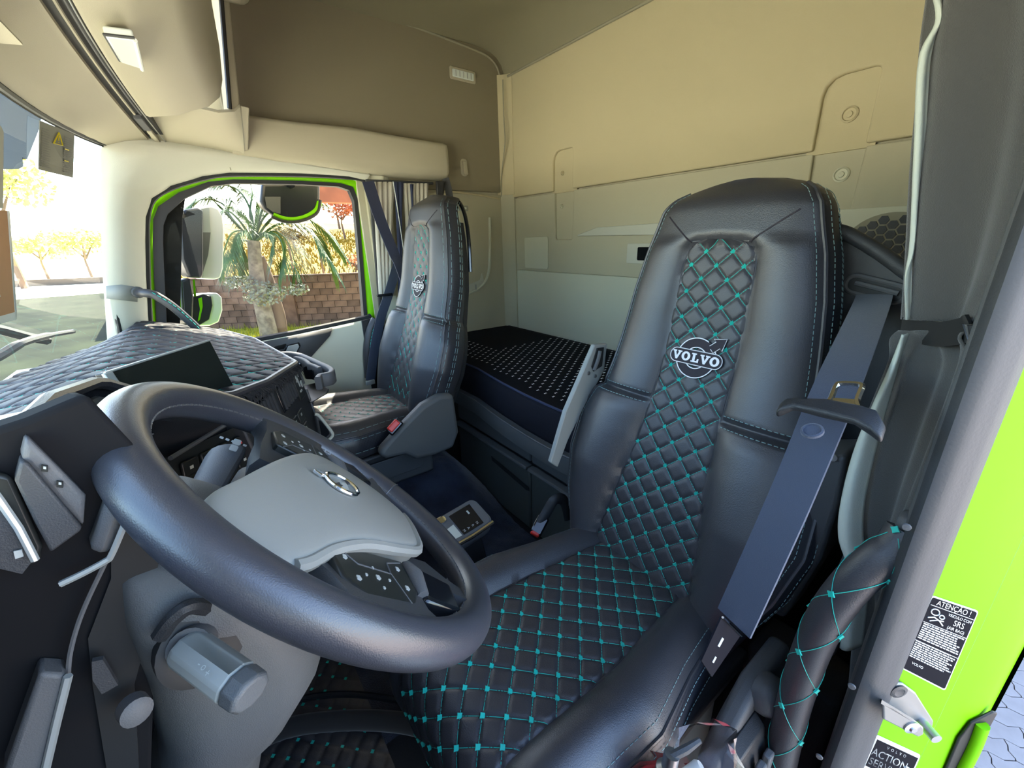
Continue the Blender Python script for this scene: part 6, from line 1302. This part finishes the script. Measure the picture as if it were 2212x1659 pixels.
tree('yard_tree', 'sunlit low yellow tree ahead, second from the windscreen left', at(105, 600, X=58)*V(1, 1, 0)+V(0, 0, GZ), 3.2, 1.8, 'leaf_yellow', 700, .18, 'trees ahead of the truck')
tree('yard_tree', 'sunlit low yellow tree ahead, nearest the pillar', at(200, 600, X=54)*V(1, 1, 0)+V(0, 0, GZ), 3.2, 1.8, 'leaf_yellow', 700, .18, 'trees ahead of the truck')
k0, k1 = at(-60, 612, X=52), at(330, 612, X=47); 
tag(obj('kerb_wall', MB().hexa([k0*V(1, 1, 0)+V(0, 0, GZ), k1*V(1, 1, 0)+V(0, 0, GZ), k1*V(1, 1, 0)+V(.4, 0, GZ), k0*V(1, 1, 0)+V(.4, 0, GZ)], [k0*V(1, 1, 0)+V(0, 0, GZ+.5), k1*V(1, 1, 0)+V(0, 0, GZ+.5), k1*V(1, 1, 0)+V(.4, 0, GZ+.5), k0*V(1, 1, 0)+V(.4, 0, GZ+.5)]), 'mortar'), 'low grey kerb wall across the road ahead', 'wall')
# terracotta panel made up for a roof reflection in the door glass
cn = thing('roof_reflection', 'terracotta panel standing for a roof reflection at the top of the far window', 'roof_reflection', (6.2, -1.2, GZ))
c_a, c_b, c_c, c_d = at(690, 380, X=6.2), at(820, 380, X=6.2), at(820, 443, X=6.2), at(690, 437, X=6.2)
obj('reflection_panel', MB().prism([c_a+V(0, 0, .25), c_b+V(0, -1.2, .25), c_c+V(0, -1.2, 0), c_d], (.12, 0, 0)), 'terracotta', cn, bevel=.01)
obj('reflection_post', MB().tube([V(6.3, c_b[1]-.5, GZ), V(6.3, c_b[1]-.5, c_b[2]+.1)], .07, 10), 'terracotta', cn)
# ================================================================== MIRRORS ON THE FAR DOOR
mr = thing('door_mirror', 'tall white faced door mirror in a dark housing outside the far window', 'mirror', at(440, 720, X=2.40))
def mir(pxs, X, name, ma, off, **k): return obj(name, MB().prism([at(a, b, X=X) for a, b in pxs], off), ma, mr, **k)
hs = mir([(386, 470), (400, 452), (430, 448), (440, 455), (440, 590), (436, 602), (410, 600), (404, 590), (392, 560)], 2.36, 'housing', 'mirror_housing', (.12, .03, 0), bevel=.012, seg=3)
mir([(428, 448), (455, 444), (472, 450), (482, 468), (485, 500), (483, 580), (477, 601), (465, 604), (436, 602)], 2.40, 'mirror_face', 'mirror_white', (.05, .03, 0), bevel=.008, seg=3)  # flat white painted in for the bright reflection on the mirror face
mir([(428, 452), (452, 448), (455, 500), (450, 550), (437, 595), (428, 598)], 2.398, 'mirror_glass', 'silver_plastic', (-.003, 0, 0), bevel=.001)
mir([(436, 502), (455, 502), (450, 550), (437, 594), (430, 590)], 2.394, 'grey_reflection', 'grey_trim', (-.001, 0, 0))  # grey patch painted in as part of that reflection
mir([(389, 605), (412, 600), (420, 640), (416, 742), (398, 742)], 2.37, 'mirror_arm', 'mirror_housing', (.06, .02, 0), bevel=.01)
mir([(418, 640), (440, 634), (470, 632), (480, 642), (482, 670), (474, 696), (455, 704), (425, 704), (412, 690)], 2.40, 'lower_shell', 'mirror_white', (.05, .03, 0), bevel=.008, seg=3)
mir([(416, 642), (440, 636), (456, 640), (459, 660), (452, 690), (432, 702), (416, 696)], 2.398, 'lower_glass', 'mirror_housing', (-.004, 0, 0), bevel=.002)
mir([(428, 645), (436, 642), (438, 662), (432, 690), (427, 695), (432, 668)], 2.392, 'green_glint', 'green_paint', (-.001, 0, 0))  # truck side reflected in the lower mirror, painted on
mir([(384, 575), (387, 575), (395, 742), (390, 742)], 2.36, 'green_edge', 'green_paint', (.01, 0, 0))
mir([(416, 604), (421, 604), (424, 642), (419, 642)], 2.40, 'green_edge', 'green_paint', (.01, 0, 0))
obj('mirror_mount', MB().tube([V(2.17, 1.72, 1.50), at(405, 470, X=2.40)], .022, 8).tube([V(2.17, 1.74, 1.02), at(405, 690, X=2.40)], .022, 8), 'mirror_housing', mr, kind='stuff')
km = thing('kerb_mirror', 'black rounded kerb mirror with a green rim above the far window', 'mirror', at(630, 478, X=2.42))
kp = [(566, 395), (692, 395), (692, 430), (684, 455), (664, 470), (640, 477), (614, 476), (588, 466), (570, 452), (562, 436)]
obj('housing', MB().prism([at(a, b, X=2.40) for a, b in kp], (.14, 0, .02)), 'mirror_housing', km, bevel=.015, seg=3)
obj('green_rim', MB().tube(catmull([at(a, b, X=2.405) for a, b in ((690, 436), (683, 454), (664, 467), (640, 474), (614, 473), (590, 464))], 5), .014, 8), 'green_paint', km)
obj('black_edge', MB().tube(catmull([at(a, b, X=2.395) for a, b in ((692, 432), (686, 458), (666, 472), (640, 479), (612, 478), (586, 468))], 5), .008, 8), 'black_rubber', km)
obj('mirror_glass', MB().prism([at(a, b, X=2.395) for a, b in ((572, 425), (606, 425), (606, 462), (590, 458), (576, 448))], (-.002, 0, 0)), 'grey_trim', km)

# unseen truck body behind and below the cab, added to shade the yard
struct('wall_cargo_blocker', MB().box((1.06, -3.6, .95), (2.5, 6.0, 3.4)), 'mid_plastic')
struct('wall_chassis_blocker', MB().box((1.06, .7, -.50), (2.3, 3.0, .85)), 'dark_plastic', bevel=.03)

obj('mirror_mount', MB().tube([at(625, 405, X=2.45), V(2.16, 1.12, 1.66)], .025, 8), 'mirror_housing', km)
